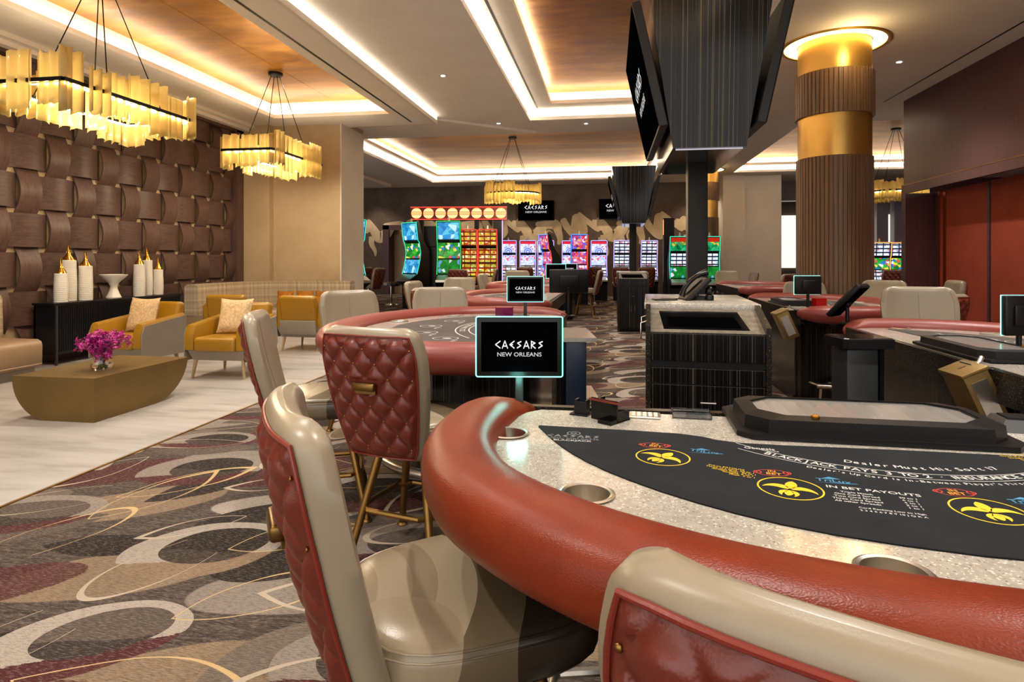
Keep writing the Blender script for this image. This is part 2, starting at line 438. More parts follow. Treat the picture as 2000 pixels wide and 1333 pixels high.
M['redpanel'] = simple('rust_fabric_panel', '#8a3b28', .75, 0, .12, 3, .2, 150, spec=.2)
M['mauve'] = simple('mauve_panel', '#8f8494', .4)
M['copper'] = simple('copper', '#b5622c', .25, 1, .05)
M['goldcol'] = simple('satin_gold', '#cfa455', .34, .85, .05, 5)
M['yellow'] = simple('yellow_print', '#d8b41c', .7)
M['redp'] = simple('red_print', '#b3352a', .7)
M['bluep'] = simple('blue_print', '#3f86b0', .7)
M['orangep'] = simple('orange_print', '#e2932c', .7)
M['whitep'] = simple('white_print', '#c9c9c4', .7)
M['greyp'] = simple('grey_print', '#7d7f80', .7)
# ================= SETTING =================
ZM = 4.2      # main ceiling
ZL = 4.05     # lounge ceiling and its beam
fl = MB(); fl.box(-3.28, 14, -5, 30, -.05, 0); struct('floor_carpet', fl, M['carpet'])
fl = MB(); fl.box(-8.2, -3.28, -5, 11.9, -.05, 0.003); struct('floor_marble', fl, M['marble'])
fl = MB(); fl.box(-14, -3.28, 11.9, 30, -.05, 0); struct('floor_carpet_far', fl, M['carpet'])
tr = MB(); tr.box(-3.29, -3.27, -5, 11.9, -.01, .006); struct('trim_1', tr, M['gold'])

def ceiling_cells(mb, x0, x1, y0, y1, z, holes, t=.12):
    xs = sorted({x0, x1}|{h[0] for h in holes}|{h[1] for h in holes}); ys = sorted({y0, y1}|{h[2] for h in holes}|{h[3] for h in holes})
    xs = [x for x in xs if x0 <= x <= x1]; ys = [y for y in ys if y0 <= y <= y1]
    for a, b in zip(xs, xs[1:]):
        for c, d in zip(ys, ys[1:]):
            mx, my = (a+b)/2, (c+d)/2
            if not any(h[0] < mx < h[1] and h[2] < my < h[3] for h in holes): mb.box(a, b, c, d, z, z+t)
def frame(mb, x0, x1, y0, y1, z0, z1, t):
    "rectangular frame of bars lying outside the opening x0..x1, y0..y1"
    mb.box(x0-t, x0, y0-t, y1+t, z0, z1); mb.box(x1, x1+t, y0-t, y1+t, z0, z1)
    mb.box(x0, x1, y0-t, y0, z0, z1); mb.box(x0, x1, y1, y1+t, z0, z1)
CO = MB(); LED = MB(); SOF = MB()
def cove(x0, x1, y0, y1, z, lip=.07, set_=.16, h=.27, cut=True):
    "an upturned light trough round an opening: lip, ledge, lit back wall of height h"
    frame(SOF, x0, x1, y0, y1, z, z+lip, .025)
    frame(SOF, x0-.025, x1+.025, y0-.025, y1+.025, z, z+.02, set_-.025)
    frame(CO, x0-set_, x1+set_, y0-set_, y1+set_, z+.051 if not cut else z+.001, z+h, .03)
    frame(LED, x0-.05, x1+.05, y0-.05, y1+.05, z+.022, z+.045, .05)
    return (x0-set_, x1+set_, y0-set_, y1+set_, z+h)
GOLD = []
grow = lambda r, s=.16: (r[0]-s, r[1]+s, r[2]-s, r[3]+s)
# lounge coffer
LC = (-6.33, -4.02, -3.0, 10.85)
a = cove(*LC, ZL, h=.33); GOLD.append(a)
# centre coffer, two tiers
CC = (-1.62, 1.5, -3.0, 12.45)
a = cove(*CC, ZM, h=.2)
CI = (a[0]+.64, a[1]-.64, a[2]+.64, a[3]-.64)
ceiling_cells(SOF, a[0], a[1], a[2], a[3], a[4], [grow(CI)], .03)
b = cove(*CI, a[4], h=.26); GOLD.append(b)
# far coffer
FC = (-6.45, 1.45, 13.75, 21.9)
a = cove(*FC, ZM, h=.2); FI = (a[0]+.42, a[1]-.42, a[2]+.42, a[3]-.42)
ceiling_cells(SOF, a[0], a[1], a[2], a[3], a[4], [grow(FI)], .03)
b = cove(*FI, a[4], h=.26); GOLD.append(b)
# right back coffer
RC = (3.95, 9.5, 13.6, 20.9)
a = cove(*RC, ZM, h=.2); RI = (a[0]+.42, a[1]-.42, a[2]+.42, a[3]-.42)
ceiling_cells(SOF, a[0], a[1], a[2], a[3], a[4], [grow(RI)], .03)
b = cove(*RI, a[4], h=.26); GOLD.append(b)
struct('trim_2', SOF, M['ceil']); struct('trim_3', CO, M['cove'])
LEDo = struct('trim_4', LED, M['led'])
for i, g in enumerate(GOLD):
    gb = MB(); gb.box(g[0]-.03, g[1]+.03, g[2]-.03, g[3]+.03, g[4], g[4]+.05)
    if i == 0: 
        gb.box(-5.2, -5.19, g[2], g[3], g[4]-.003, g[4])
    struct('ceiling_gold_leaf', gb, M['goldceil'] if i in (0, 1) else M['goldceil2'])
cl = MB()
ceiling_cells(cl, -8.3, -3.45, -3.4, 11.85, ZL, [grow(LC)], .04)
ceiling_cells(cl, -3.62, 14, -3.4, 13.2, ZM, [grow(CC)], .05)
ceiling_cells(cl, -14, 14, 13.2, 29, ZM, [grow(FC), grow(RC)], .05)
cl.box(-14, -3.62, 11.85, 13.2, ZM, ZM+.05)
struct('ceiling', cl, M['ceil'])
# the beam's own upturned trough on its right side and end
bm = MB(); bm.box(-3.45, -3.40, -3.4, 11.85, ZL, ZL+.075); bm.box(-3.66, -3.62, -3.4, 11.85, ZL+.045, ZM+.02); bm.box(-7.2, -3.40, 11.83, 11.87, ZL, ZM+.02)
struct('trim_5', bm, M['cove'])
lb = MB(); lb.box(-3.57, -3.51, -3.4, 11.7, ZL+.04, ZL+.055); struct('trim_6', lb, M['led'])
# the lower slanting soffit between beam end and far coffer
sf = MB(); sf.prism([(-8, 11.87), (-3.5, 11.87), (-1.6, 13.5), (-8, 13.5)], ZM-.05, ZM); struct('trim_7', sf, M['ceil'])
sf = MB(); sf.box(-14, -8.1, 13.5, 22, ZM-.12, ZM); struct('trim_8', sf, M['ceil'])
# slot diffusers
sd = MB(); sd.box(-3.86, -3.825, -3, 11.55, ZL-.004, ZL+.01); sd.box(-1.62-.33, -1.62-.3, -3, -2.9, ZM-.004, ZM)
a = CI; sd.box(-1.46, -1.43, -3, 12.25, ZM+.196, ZM+.21)
sd.box(4.86, 4.885, -3, 12.0, ZM-.004, ZM+.01)
struct('trim_9', sd, M['black'])
# crown moulding along the lounge wall
cr = MB(); cr.box(-7.3, -7.05, -3, 11.4, ZL-.06, ZL); cr.box(-7.3, -7.16, -3, 11.4, ZL-.12, ZL-.06); struct('trim_10', cr, M['ceil'])
# recessed downlight rims
for i, (x, y, z, p) in enumerate(DOWN):
    d = MB(); d.lathe([(.035, z-.006), (.075, z-.008), (.08, z-.002), (.08, z+.001)], 20, (x, y, 0)); d.mi = 1; d.lathe([(.0, z-.010), (.033, z-.010), (.035, z-.004)], 16, (x, y, 0), cap=False)
    o = d.build('recessed_downlight', [M['beige2'], M['lampwhite']])
    tag(o, 'small round recessed downlight in the beige ceiling', 'ceiling light', 'recessed downlights')
# ---- left wall: woven timber strips over a beige backing ----
wl = MB(); wl.box(-7.75, -7.42, -3, 11.35, 0, ZL+.2); struct('wall_left', wl, M['beige'])
XW = -7.36
wv = MB(); wh = MB()
def strip_v(y, z0, z1, hw=.157):
    n = 8; sec = []
    R0 = [[], []]
    rings = []
    for k in range(n+1):
        t = k/n; z = lerp(z0, z1, t); b = math.sin(PI*t); x = XW-.05+.095*b
        ww = hw*(1-.05*b)
        rings.append([(x, y-ww, z), (x, y+ww, z), (x-.018, y+ww, z), (x-.018, y-ww, z)])
    wv.loops(rings, cap=True)
def strip_h(z, y0, y1, hw=.215):
    rings = []; n = 6
    for k in range(n+1):
        t = k/n; y = lerp(y0, y1, t); b = math.sin(PI*t); x = XW-.05+.09*b
        rings.append([(x, y, z-hw), (x, y, z+hw), (x-.018, y, z+hw), (x-.018, y, z-hw)])
    wh.loops(rings, cap=True)
for k in range(-12, 11):
    y = 6.8+.4245*k; off = 0 if k % 2 == 0 else .5
    for j in range(-1, 5):
        zc = .23+off+j*1.0+1.0-.0
        z0, z1 = max(zc-.3, .12), min(zc+.3, 3.9)
        if z1-z0 > .06 and y < 11.2: strip_v(y, z0, z1)
        zh = zc+.5
        if zh-.185 < 3.9 and zh+.185 > .1 and y < 11.05:
            strip_h(min(zh, 3.9), y-.30, min(y+.30, 11.15))
struct('wall_left_woven_strips', wv, M['walnut'], smooth=True); struct('wall_left_woven_bands', wh, M['walnut_h'], smooth=True)
wf = MB(); wf.box(-7.42, -7.28, 11.14, 11.35, 0, ZL-.1); wf.box(-7.42, -7.28, -3, 11.35, 3.88, ZL-.1); wf.box(-7.42, -7.3, -3, 11.3, 0, .1)
struct('trim_11', wf, M['walnut'])
# ---- beige pillar mass behind the banquette ----
pw = MB(); pw.box(-8.2, -6.72, 11.35, 12.4, 0, ZL+.1); pw.box(-6.72, -5.28, 11.5, 12.6, 0, ZL+.1); struct('wall_pillar_beige', pw, M['beige'])
pw = MB(); pw.box(-5.29, -5.262, 11.49, 12.6, 0, ZL); struct('trim_12', pw, M['beige2'])
# ---- back wall with the brush mural ----
YB = 23.2
bw = MB(); bw.box(-14, -8.72, YB, YB+.3, 0, ZM+.05); bw.box(-8.72, -7.55, YB, YB+.3, 2.58, ZM+.05); bw.box(-7.55, 3.75, YB, YB+.3, 0, ZM+.05)
bw.box(-6.5, 3.75, YB-.25, YB, 3.25, ZM+.05) if False else None
struct('wall_back', bw, M['backwall'])
bw = MB(); bw.box(-14.1, -13.9, 11, YB, 0, ZM); struct('wall_far_left', bw, M['backwall'])
dr = MB(); dr.box(-8.85, -8.6, YB-.12, YB+.6, 0, 2.72); dr.box(-8.85, -7.5, YB-.12, YB+.6, 2.55, 2.72); dr.box(-7.6, -7.45, YB-.12, YB+.6, 0, 2.72)
d1 = struct('door_1', dr, M['walnut_wall'])
dr = MB(); dr.box(-8.6, -7.5, YB+.5, YB+.55, 0, 2.55); struct('door_1_panel', dr, M['redpanel'] if False else M['beige'], d1)
# mural strokes (one repeating brush figure), thin raised panels fixed to the wall
def ribbon(mb, pts, ws, y, x0, zc, fx, fz):
    P = []
    for i in range(len(pts)-1):
        for k in range(6):
            t = k/6; p0 = pts[max(i-1, 0)]; p1 = pts[i]; p2 = pts[i+1]; p3 = pts[min(i+2, len(pts)-1)]
            cr_ = lambda a, b, c, d: .5*((2*b)+(-a+c)*t+(2*a-5*b+4*c-d)*t*t+(-a+3*b-3*c+d)*t*t*t)
            P.append((cr_(p0[0], p1[0], p2[0], p3[0]), cr_(p0[1], p1[1], p2[1], p3[1]), lerp(ws[i], ws[i+1], t)))
    P.append((pts[-1][0], pts[-1][1], ws[-1]))
    L = []; Rr = []
    for i, (x, yy, w_) in enumerate(P):
        a = P[max(i-1, 0)]; b = P[min(i+1, len(P)-1)]; dx, dy = b[0]-a[0], b[1]-a[1]; q = math.hypot(dx, dy) or 1
        if i in (0, len(P)-1): w_ *= .45
        nx, ny = -dy/q*w_/2, dx/q*w_/2
        L.append((x0+(x+nx)*fx, y, zc-(yy+ny)*fz)); Rr.append((x0+(x-nx)*fx, y, zc-(yy-ny)*fz))
    n = len(L)
    mb.add(L+Rr, [(i, i+1, n+i+1, n+i) for i in range(n-1)])
mu = MB(); fx = fz = 1/5.263/1200*22.7
strokes = [
 ([(-60, 370), (0, 400), (40, 470)], [30, 60, 40]),
 ([(0, 340), (60, 420), (140, 530), (215, 500), (270, 420)], [60, 85, 120, 120, 110]),
 ([(150, 520), (215, 560), (215, 640), (190, 700)], [60, 120, 100, 30]),
 ([(190, 400), (300, 405), (400, 410), (430, 480), (450, 560), (430, 620)], [40, 90, 110, 80, 60, 30]),
 ([(60, 520), (55, 600), (95, 680), (100, 740)], [70, 60, 40, 15]),
 ([(475, 345), (520, 430), (590, 520), (650, 560)], [65, 75, 60, 30]),
 ([(610, 300), (640, 400), (655, 480), (630, 560)], [60, 160, 170, 60]),
 ([(640, 285), (740, 380), (830, 450), (860, 480)], [30, 55, 60, 30]),
 ([(380, 500), (330, 470), (300, 520), (320, 600)], [0, 20, 20, 10])]
for rep in range(-5, 4):
    x0 = (960+(215+825*rep)/5.263-1000)/1200*23.0
    x0w = W(960+(215+825*rep)/5.263, 23.0)[0] if False else (-1.0 - 0)  # replaced below
    x0w = -3.55+rep*3.03+.06
    for si, (p, w_) in enumerate(strokes):
        if rep < -3 and si in (3,): continue
        # strokes break at the doorway and at the pale wall
        if any(-8.95 < x0w+a*fx < -7.35 for a, b in p) and min(b for a, b in p) > 420: continue
        if any(x0w+a*fx > 3.7 for a, b in p): continue
        ribbon(mu, p, w_, YB-.012-.0006*si, x0w, 1.35+(508-360)/1200*22.7, fx, fz)
mo = struct('wall_back_mural', mu, M['mural'])
mod = mo.modifiers.new('t', 'SOLIDIFY'); mod.thickness = .004
# ---- pale wall right of the mural and the hall beyond ----
pw = MB(); pw.box(3.75, 4.45, 21.55, 24, 0, ZM+.05); pw.box(4.45, 5.66, 21.75, 24, 0, ZM+.05); struct('wall_pale', pw, M['beige2'])
bb = MB(); bb.box(6.0, 14, 28.6, 28.9, 0, ZM+.05); bb.box(5.66, 5.7, 23.9, 28.6, 0, ZM); struct('wall_back_right', bb, M['backwall'])
cv = MB(); cv.box(5.7, 14, 23.6, 24.0, 3.5, ZM); struct('trim_13', cv, M['walnut_wall'])
for i, x in enumerate((10.5, 11.15, 12.9)):
    q = MB(); q.box(x, x+.42, 26.5, 26.9, 0, ZM); struct('wall_column_glass_%s' % 'abc'[i], q, M['mauve'])
lw = NT('lit_white_panels'); lw.set('#777777', .5, emit='#fff2e6', es=.55)
q = MB(); q.box(5.9, 13.9, 28.5, 28.58, 1.0, 3.3); struct('wall_lit_panel', q, lw.m)
cw = MB(); cw.box(13.9, 14.1, 10, 29, 0, ZM); struct('wall_far_right', cw, M['backwall'])
# ---- right wall: plum veneer over rust panels ----
XR = 5.2
rw = MB(); rw.box(XR, XR+.6, -3, 12.0, 2.68, ZM+.05); struct('wall_right', rw, M['walnut_wall'])
rw = MB(); rw.box(XR-.03, XR+.02, -3, 12.02, 2.53, 2.68); rw.box(XR-.03, XR+.5, 11.86, 12.02, 0, 2.53); rw.box(XR, XR+.5, 11.4, 11.86, 0, 2.53) if False else None
rw.box(XR+.45, XR+.6, 11.2, 12.0, 0, 2.53)
struct('trim_14', rw, M['walnut_wall'])
rw = MB(); rw.box(XR-.034, XR-.028, -3, 12.02, 2.675, 2.69); struct('trim_15', rw, M['gold'])
XP = XR+.38
rp = MB(); pan = [(10.22, 11.55), (8.95, 10.13), (7.65, 8.86), (6.35, 7.56), (5.05, 6.26), (3.7, 4.96), (2.3, 3.6), (.9, 2.2), (-.5, .8), (-2, -.6)]
for p0, p1 in pan: rp.box(XP, XP+.05, p0, p1, 0.03, 2.53)
struct('wall_right_rust_panels', rp, M['redpanel'])
rp = MB(); rp.box(XP+.05, XP+.1, -3, 11.8, 0, 2.53)
for p0, p1 in pan: rp.box(XP-.012, XP+.06, p0-.075, p0-.015, 0, 2.53)
struct('trim_16', rp, M['walnut_wall'])
rp = MB(); rp.box(XP-.01, XP+.03, 11.55, 11.6, 0, 2.53); rp.box(XP-.012, XP-.002, 11.36, 11.44, 0, 2.5); struct('trim_17', rp, M['copper'])
# ---- slatted columns ----
def column(x, y, R=.46, full=True):
    c = MB(); n = 56
    def slats(r, z0, z1):
        pts = []
        for k in range(n):
            for (da, rr) in ((.08, r-.014), (.16, r), (.84, r), (.92, r-.014)):
                a = 2*PI*(k+da)/n; pts.append((x+rr*math.cos(a), y+rr*math.sin(a)))
        c.prism(pts, z0, z1)
    slats(R, 0, 2.68); c.mi = 1; c.lathe([(R-.02, 2.68), (R-.02, 3.22)], 64, (x, y, 0)); c.mi = 0
    slats(R+.015, 3.22, 3.78); c.mi = 1; c.lathe([(R-.02, 3.78), (R-.02, 4.35)], 64, (x, y, 0))
    o = struct('column', c, [M['column_wood'], M['goldcol']], smooth=True, angle=30)
    r_ = MB(); r_.lathe([(R+.15, ZM+.0), (R+.15, ZM-.012), (R+.18, ZM-.02), (R+.205, ZM-.012), (R+.21, ZM)], 64, (x, y, 0), cap=False)
    r_.lathe([(R+.15, ZM-.01), (R+.15, ZM+.0)], 64, (x, y, 0), cap=False)
    r_.build('column_ceiling_ring', M['goldcol'], o, smooth=True)
    r_ = MB(); r_.lathe([(R-.01, ZM-.001), (R+.15, ZM-.001)], 64, (x, y, 0), cap=False)
    r_.build('column_ring_light', M['led2'], o)
    lamp('column_ring_lamp', 'POINT', (x, y-R-.25, ZM-.25), 5, (1, .75, .35), .1)
column(2.93, 8.72)
cx, cy = W(1374, 19.5); column(cx, cy, .46)
# ================= LETTERING =================
_tc = {}
def glyphs(txt, size):
    if txt not in _tc:
        c = bpy.data.curves.new('t', 'FONT'); c.body = txt; c.size = 1; c.align_x = 'CENTER'; c.resolution_u = 3; c.offset = .012
        o = bpy.data.objects.new('t', c); me = bpy.data.meshes.new_from_object(o)
        _tc[txt] = ([tuple(v.co) for v in me.vertices], [tuple(p.vertices) for p in me.polygons])
        bpy.data.objects.remove(o); bpy.data.curves.remove(c); bpy.data.meshes.remove(me)
    v, f = _tc[txt]
    return [(x*size, y*size, z*size) for x, y, z in v], f
def text(mb, txt, size, at=(0, 0, 0), sx=1, rot=0.0, plane='XY', skew=0):
    v, f = glyphs(txt, size); c, s = math.cos(rot), math.sin(rot); out = []
    for x, y, z in v:
        x = x*sx+skew*y; x, y = x*c-y*s, x*s+y*c
        out.append((at[0]+x, at[1]+y, at[2]) if plane == 'XY' else (at[0]+x, at[1], at[2]+y))
    mb.add(out, f)
STROKE = {'C': [[(.95, .98), (.08, .5), (.95, .02)]], 'A': [[(0, 0), (.5, 1), (1, 0)], [(.25, .3), (.72, .3)]],
          'E': [[(.9, .98), (.08, .5), (.9, .02)], [(.1, .5), (.62, .5)]], 'S': [[(.85, .93), (.2, .72), (.8, .36), (.12, .04)]],
          'R': [[(.1, 0), (.1, 1)], [(.1, .96), (.8, .72), (.12, .46), (.85, 0)]]}
def brand(mb, h, at=(0, 0, 0), plane='XZ', w=.17):
    "the angular wordmark, cap height h, centred on at"
    word = 'CAESARS'; adv = 1.04; x = -adv*len(word)/2+.12
    for ch in word:
        for pl in STROKE[ch]:
            for i in range(len(pl)-1):
                (x0, y0), (x1, y1) = pl[i], pl[i+1]; dx, dy = x1-x0, y1-y0; q = math.hypot(dx, dy)
                nx, ny = -dy/q*w/2, dx/q*w/2; ex, ey = dx/q*w*.3, dy/q*w*.3
                q4 = [(x0-ex+nx, y0-ey+ny), (x1+ex+nx, y1+ey+ny), (x1+ex-nx, y1+ey-ny), (x0-ex-nx, y0-ey-ny)]
                k = .78
                pts = [((x+a*k)*h*.95, b*h) for a, b in q4]
                mb.add([(at[0]+a, at[1]+b, at[2]) if plane == 'XY' else (at[0]+a, at[1], at[2]+b) for a, b in pts], [(0, 3, 2, 1)])
        x += adv
def logo(root_screen, w, y, z, h):
    "wordmark and line below it on a vertical screen facing -Y, centred at z"
    m = MB(); brand(m, h, (0, y, z)); o = m.build('wordmark', M['white_print'], root_screen)
    m = MB(); text(m, 'NEW ORLEANS', h*.80, (0, y, z-h*1.12), plane='XZ', sx=1.12); m.build('city_line', M['dim_print'], root_screen)

# ================= CASINO CHAIR =================
def chair_back_shell(v, u):
    "centre surface of the backrest; u -1..1 across, v 0..1 up"
    z = .50+.575*v
    hw = .180+.070*math.sin(min(v/.78, 1)*PI/2)-.02*max(0, (v-.78)/.22)
    if v > .84: hw *= 1-.04*((v-.84)/.16)-.20*((v-.84)/.16)**6
    if v < .08: hw *= 1-.12*((.08-v)/.08)**2
    x = hw*u
    y = -.205-.155*v**1.15+.05*u*u*(.35+.65*v)-.018*math.sin(v*PI)+.02*math.cos(u*PI*1.0)*max(0, v-.6)
    return x, y, z
def make_chair(name='casino_chair', label='', legs='stool'):
    t = thing(name, label, 'chair')
    # seat
    def sring(k, z, e=.23, yo=0):
        n = 44; out = []
        for j in range(n):
            a = 2*PI*j/n; c, s_ = math.cos(a), math.sin(a); p = 3.4
            r = (abs(c)**p+abs(s_)**p)**(-1/p)
            y = r*s_*.255*k; x = r*c*(.245+.02*(y/.25))*k
            out.append((x, y+.035, z))
        return out
    m = MB(); m.loops([sring(.80, .535), sring(.94, .54), sring(.99, .555), sring(1.0, .58), sring(1.0, .61), sring(.985, .625), sring(.965, .631), sring(.955, .637), sring(.9, .645), sring(.7, .653), sring(.35, .656), sring(.02, .657)], cap=True)
    seat = m.build('seat', M['seatmat'], t, smooth=True, angle=60)
    m = MB()
    for k, z in ((.992, .621), (.975, .634)): m.tube(sring(k, z), .0022, 5, closed=True)
    m.build('seam_piping', M['seatmat'], seat, smooth=True)
    # backrest shell
    m = MB(); nv, nu = 40, 18; rings = []
    for i in range(nv+1):
        v = .5-.5*math.cos(PI*i/nv); th = .034
        if v > .93: th *= math.sqrt(max(0.03, 1-((v-.93)/.07)**2))
        if v < .04: th *= math.sqrt(max(0.03, 1-((.04-v)/.04)**2))
        F = []; Bk = []
        for j in range(nu+1):
            u = -1+2*j/nu; x, y, z = chair_back_shell(v, u)
            e = th*(1 if abs(u) < .93 else .55)
            F.append((x, y+e, z)); Bk.append((x, y-e, z))
        rings.append(F+Bk[::-1])
    m.loops(rings, cap=True)
    back = m.build('backrest', M['cream'], t, smooth=True, angle=75)
    # stitched seam down the middle of the cushion and two round the rim
    m = MB()
    m.tube([(lambda p: (p[0], p[1]+.0345, p[2]))(chair_back_shell(.06+.86*i/20, 0)) for i in range(21)], .002, 5)
    for sd in (-1, 1):
        m.tube([(lambda p: (p[0], p[1]+.0335, p[2]))(chair_back_shell(.06+.88*i/20, .86*sd)) for i in range(21)], .0016, 5)
    m.build('stitching', M['stitch'], back, smooth=True)
    # quilted panel
    m = MB(); NU, NV = 72, 90
    def q(a, b):
        u = -.90+1.8*a; v = .035+.90*b; x, y, z = chair_back_shell(v, u)
        p = x/.104+(z-.5)/.122; r = x/.104-(z-.5)/.122
        hgt = (abs(math.sin(PI*p))*abs(math.sin(PI*r)))**.45
        ed = min(a, 1-a, b, 1-b); edf = min(1, ed/.05)
        hgt *= edf
        if abs(x) < .062 and .80 < z < .868: hgt = .35
        return (x, y-.0345-.012*edf*.3-.021*hgt, z)
    m.grid(q, NU, NV)
    m.mi = 1
    for i in range(-9, 12):
        for j in range(-12, 12):
            p, r = i, j; x = .104*(p+r)/2; zz = .5+.122*(p-r)/2
            v = (zz-.5)/.575
            if not .06 < v < .92: continue
            hw = abs(chair_back_shell(v, 1)[0])
            if abs(x) > hw*.86 or (abs(x) < .07 and .79 < zz < .875): continue
            _, y, _ = chair_back_shell(v, x/hw); m.ball((x, y-.041, zz), .005, 8, 4, (1, .6, 1))
    pan = m.build('quilted_panel', [M['red_quilt'], M['gold']], t, smooth=True, angle=80)
    m = MB(); edge = [(lambda uv: (lambda p: (p[0], p[1]-.036, p[2]))(chair_back_shell(uv[1], uv[0])))(uv) for uv in
        [(-.915, .03+.91*k/16) for k in range(17)]+[(-.915+1.83*k/12, .945) for k in range(1, 12)]+[(.915, .94-.91*k/16) for k in range(17)]+[(.915-1.83*k/12, .028) for k in range(1, 12)]]
    m.tube(edge, .0042, 8, closed=True); m.build('piping', M['piping'], pan, smooth=True)
    m = MB(); _, y, z = chair_back_shell(.58, 0)
    m.rbox(-.055, .055, y-.072, y-.04, z+.0-.016, z+.018, .009); m.box(-.05, .05, y-.05, y-.036, z-.03, z-.012)
    m.build('pull_handle', M['dgold'], pan, smooth=True)
    # base
    if legs == 'stool':
        m = MB(); m.lathe([(.13, .548), (.14, .535), (.14, .52), (.06, .515), (.06, .50)], 24, (0, .03, 0)); m.box(-.14, .14, -.11, .17, .525, .54); m.build('swivel_plate', M['black'], t, smooth=True)
        for sx, sy in ((-1, -1), (1, -1), (1, 1), (-1, 1)):
            m = MB(); a = (sx*.105, .03+sy*.105, .53); b = (sx*.215, .03+sy*.215, .012)
            m.tube([a, b], [.021, .017], 12); m.lathe([(.026, 0), (.028, .004), (.022, .014)], 12, (b[0], b[1], 0))
            m.build('leg', M['gold'], t, smooth=True)
        m = MB(); r = .168; k = .062; zz = .235; P = []
        for sx, sy in ((1, 1), (-1, 1), (-1, -1), (1, -1)):
            pa = (sx*(r), .03+sy*(r-.05), zz); pb = (sx*(r-.05), .03+sy*(r), zz)
            P += [pa, pb] if sx*sy > 0 else [pb, pa]
        P = [(x*1.12, (y-.03)*1.12+.03, z) for x, y, z in P]
        m.tube(P, .0125, 8, closed=True); m.build('foot_ring', M['gold'], t, smooth=True)
    else:
        m = MB(); m.lathe([(.12, .545), (.12, .53), (.03, .52), (.03, .05), (.05, .04), (.21, .02), (.22, 0)], 28, (0, .03, 0)); m.build('pedestal', M['chrome'], t, smooth=True, angle=30)
    return t
def t_seat():
    t = NT('banded_seat_leather'); v = t.obj(); x, y, z = t.sep(v)
    p = t.vm('SUBTRACT', v, (-.10, -.62, 0)); d = t.vm('LENGTH', t.vm('MULTIPLY', p, (1.25, 1, 0)), out=1)
    c = t.ramp(t.math('MULTIPLY', d, 1.0), [(0, '#85775f'), (.47, '#93866e'), (.545, '#857861'), (.60, '#988b73'), (.685, '#5f533f'), (.79, '#2c231b')], True)
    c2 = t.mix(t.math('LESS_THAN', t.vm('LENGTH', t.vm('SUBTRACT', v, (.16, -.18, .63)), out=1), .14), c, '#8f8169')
    t.set(c2, .27, 0, .5); t.bump(t.vor(t.obj(), 320), .12, .001); return t.m
M['seatmat'] = t_seat()
ch0 = make_chair('casino_chair', 'x')
slotstool0 = make_chair('slot_stool', 'x', 'pedestal')
used = {'c': False, 's': False}
def chair(x, y, rz, label, group=None, kind='c', dz=0, sc=1):
    src = ch0 if kind == 'c' else slotstool0
    if not used[kind]:
        used[kind] = True; src.location = (x, y, dz); src.rotation_euler = (0, 0, rz); src.scale = (sc,)*3; tag(src, label, 'chair', group or 'casino chairs'); return src
    return dup(src, (x, y, dz), rz, label, group or 'casino chairs', sc)
def face(dx, dy): return math.atan2(dy, dx)-PI/2
# the three big chairs in front
chair(-.345, 1.315, face(.83, .56), 'cream and oxblood quilted chair seen from its side, its banded seat in full view', sc=1.0)
chair(.345, .815, face(.42, .907), 'cream leather chair back cut off by the lower right corner, nearest of all')
chair(-.90, 2.72, face(.25, 1), 'quilted red chair back with brass handle facing us, tucked at the second table')
chair(-1.55, 3.12, face(1, .42), 'casino chair in profile at the left end of the second table, beside the marble floor')

# ================= GAMING TABLES =================
RAILP = [(-.93, -.015), (-1.02, -.13), (-1.05, -.32), (-1.03, -.52), (-.93, -.74), (-.74, -.92), (-.50, -1.045), (-.25, -1.11), (0, -1.13)]
def smoothpath(P, n=6):
    out = []
    for i in range(len(P)-1):
        p0, p1, p2, p3 = P[max(i-1, 0)], P[i], P[i+1], P[min(i+2, len(P)-1)]
        for k in range(n):
            t = k/n; out.append(tuple(.5*(2*b+(-a+c)*t+(2*a-5*b+4*c-d)*t*t+(-a+3*b-3*c+d)*t**3) for a, b, c, d in zip(p0, p1, p2, p3)))
    return out+[P[-1]]
FULLR = smoothpath(RAILP+[(-x, y) for x, y in RAILP[-2::-1]], 6)
def offset(path, d):
    out = []
    for i, p in enumerate(path):
        a = path[max(i-1, 0)]; b = path[min(i+1, len(path)-1)]; dx, dy = b[0]-a[0], b[1]-a[1]; q = math.hypot(dx, dy)
        out.append((p[0]-dy/q*d, p[1]+dx/q*d))   # positive = to the left of travel = inward
    return out
TZ = .89
_top = []
CUPS = ((-.945, -.33), (-.725, -.72), (-.27, -.955), (.27, -.955), (.725, -.72), (.945, -.33))
def table_top(inner):
    "terrazzo slab with the cup wells cut out"
    if not _top:
        m = MB(); m.prism(inner, TZ-.08, TZ); a = m.build('table_top', M['terrazzo'])
        m = MB()
        for x, y in CUPS: m.lathe([(.047, TZ-.2), (.047, TZ+.1)], 36, (x, y, 0))
        c = m.build('cut', M['terrazzo']); b = a.modifiers.new('b', 'BOOLEAN'); b.object = c; b.operation = 'DIFFERENCE'; b.solver = 'EXACT'
        me = bpy.data.meshes.new_from_object(a.evaluated_get(bpy.context.evaluated_depsgraph_get()))
        me.name = 'table_top'; bpy.data.objects.remove(a); bpy.data.objects.remove(c); _top.append(me)
    o = bpy.data.objects.new('table_top', _top[0]); S.collection.objects.link(o); return o
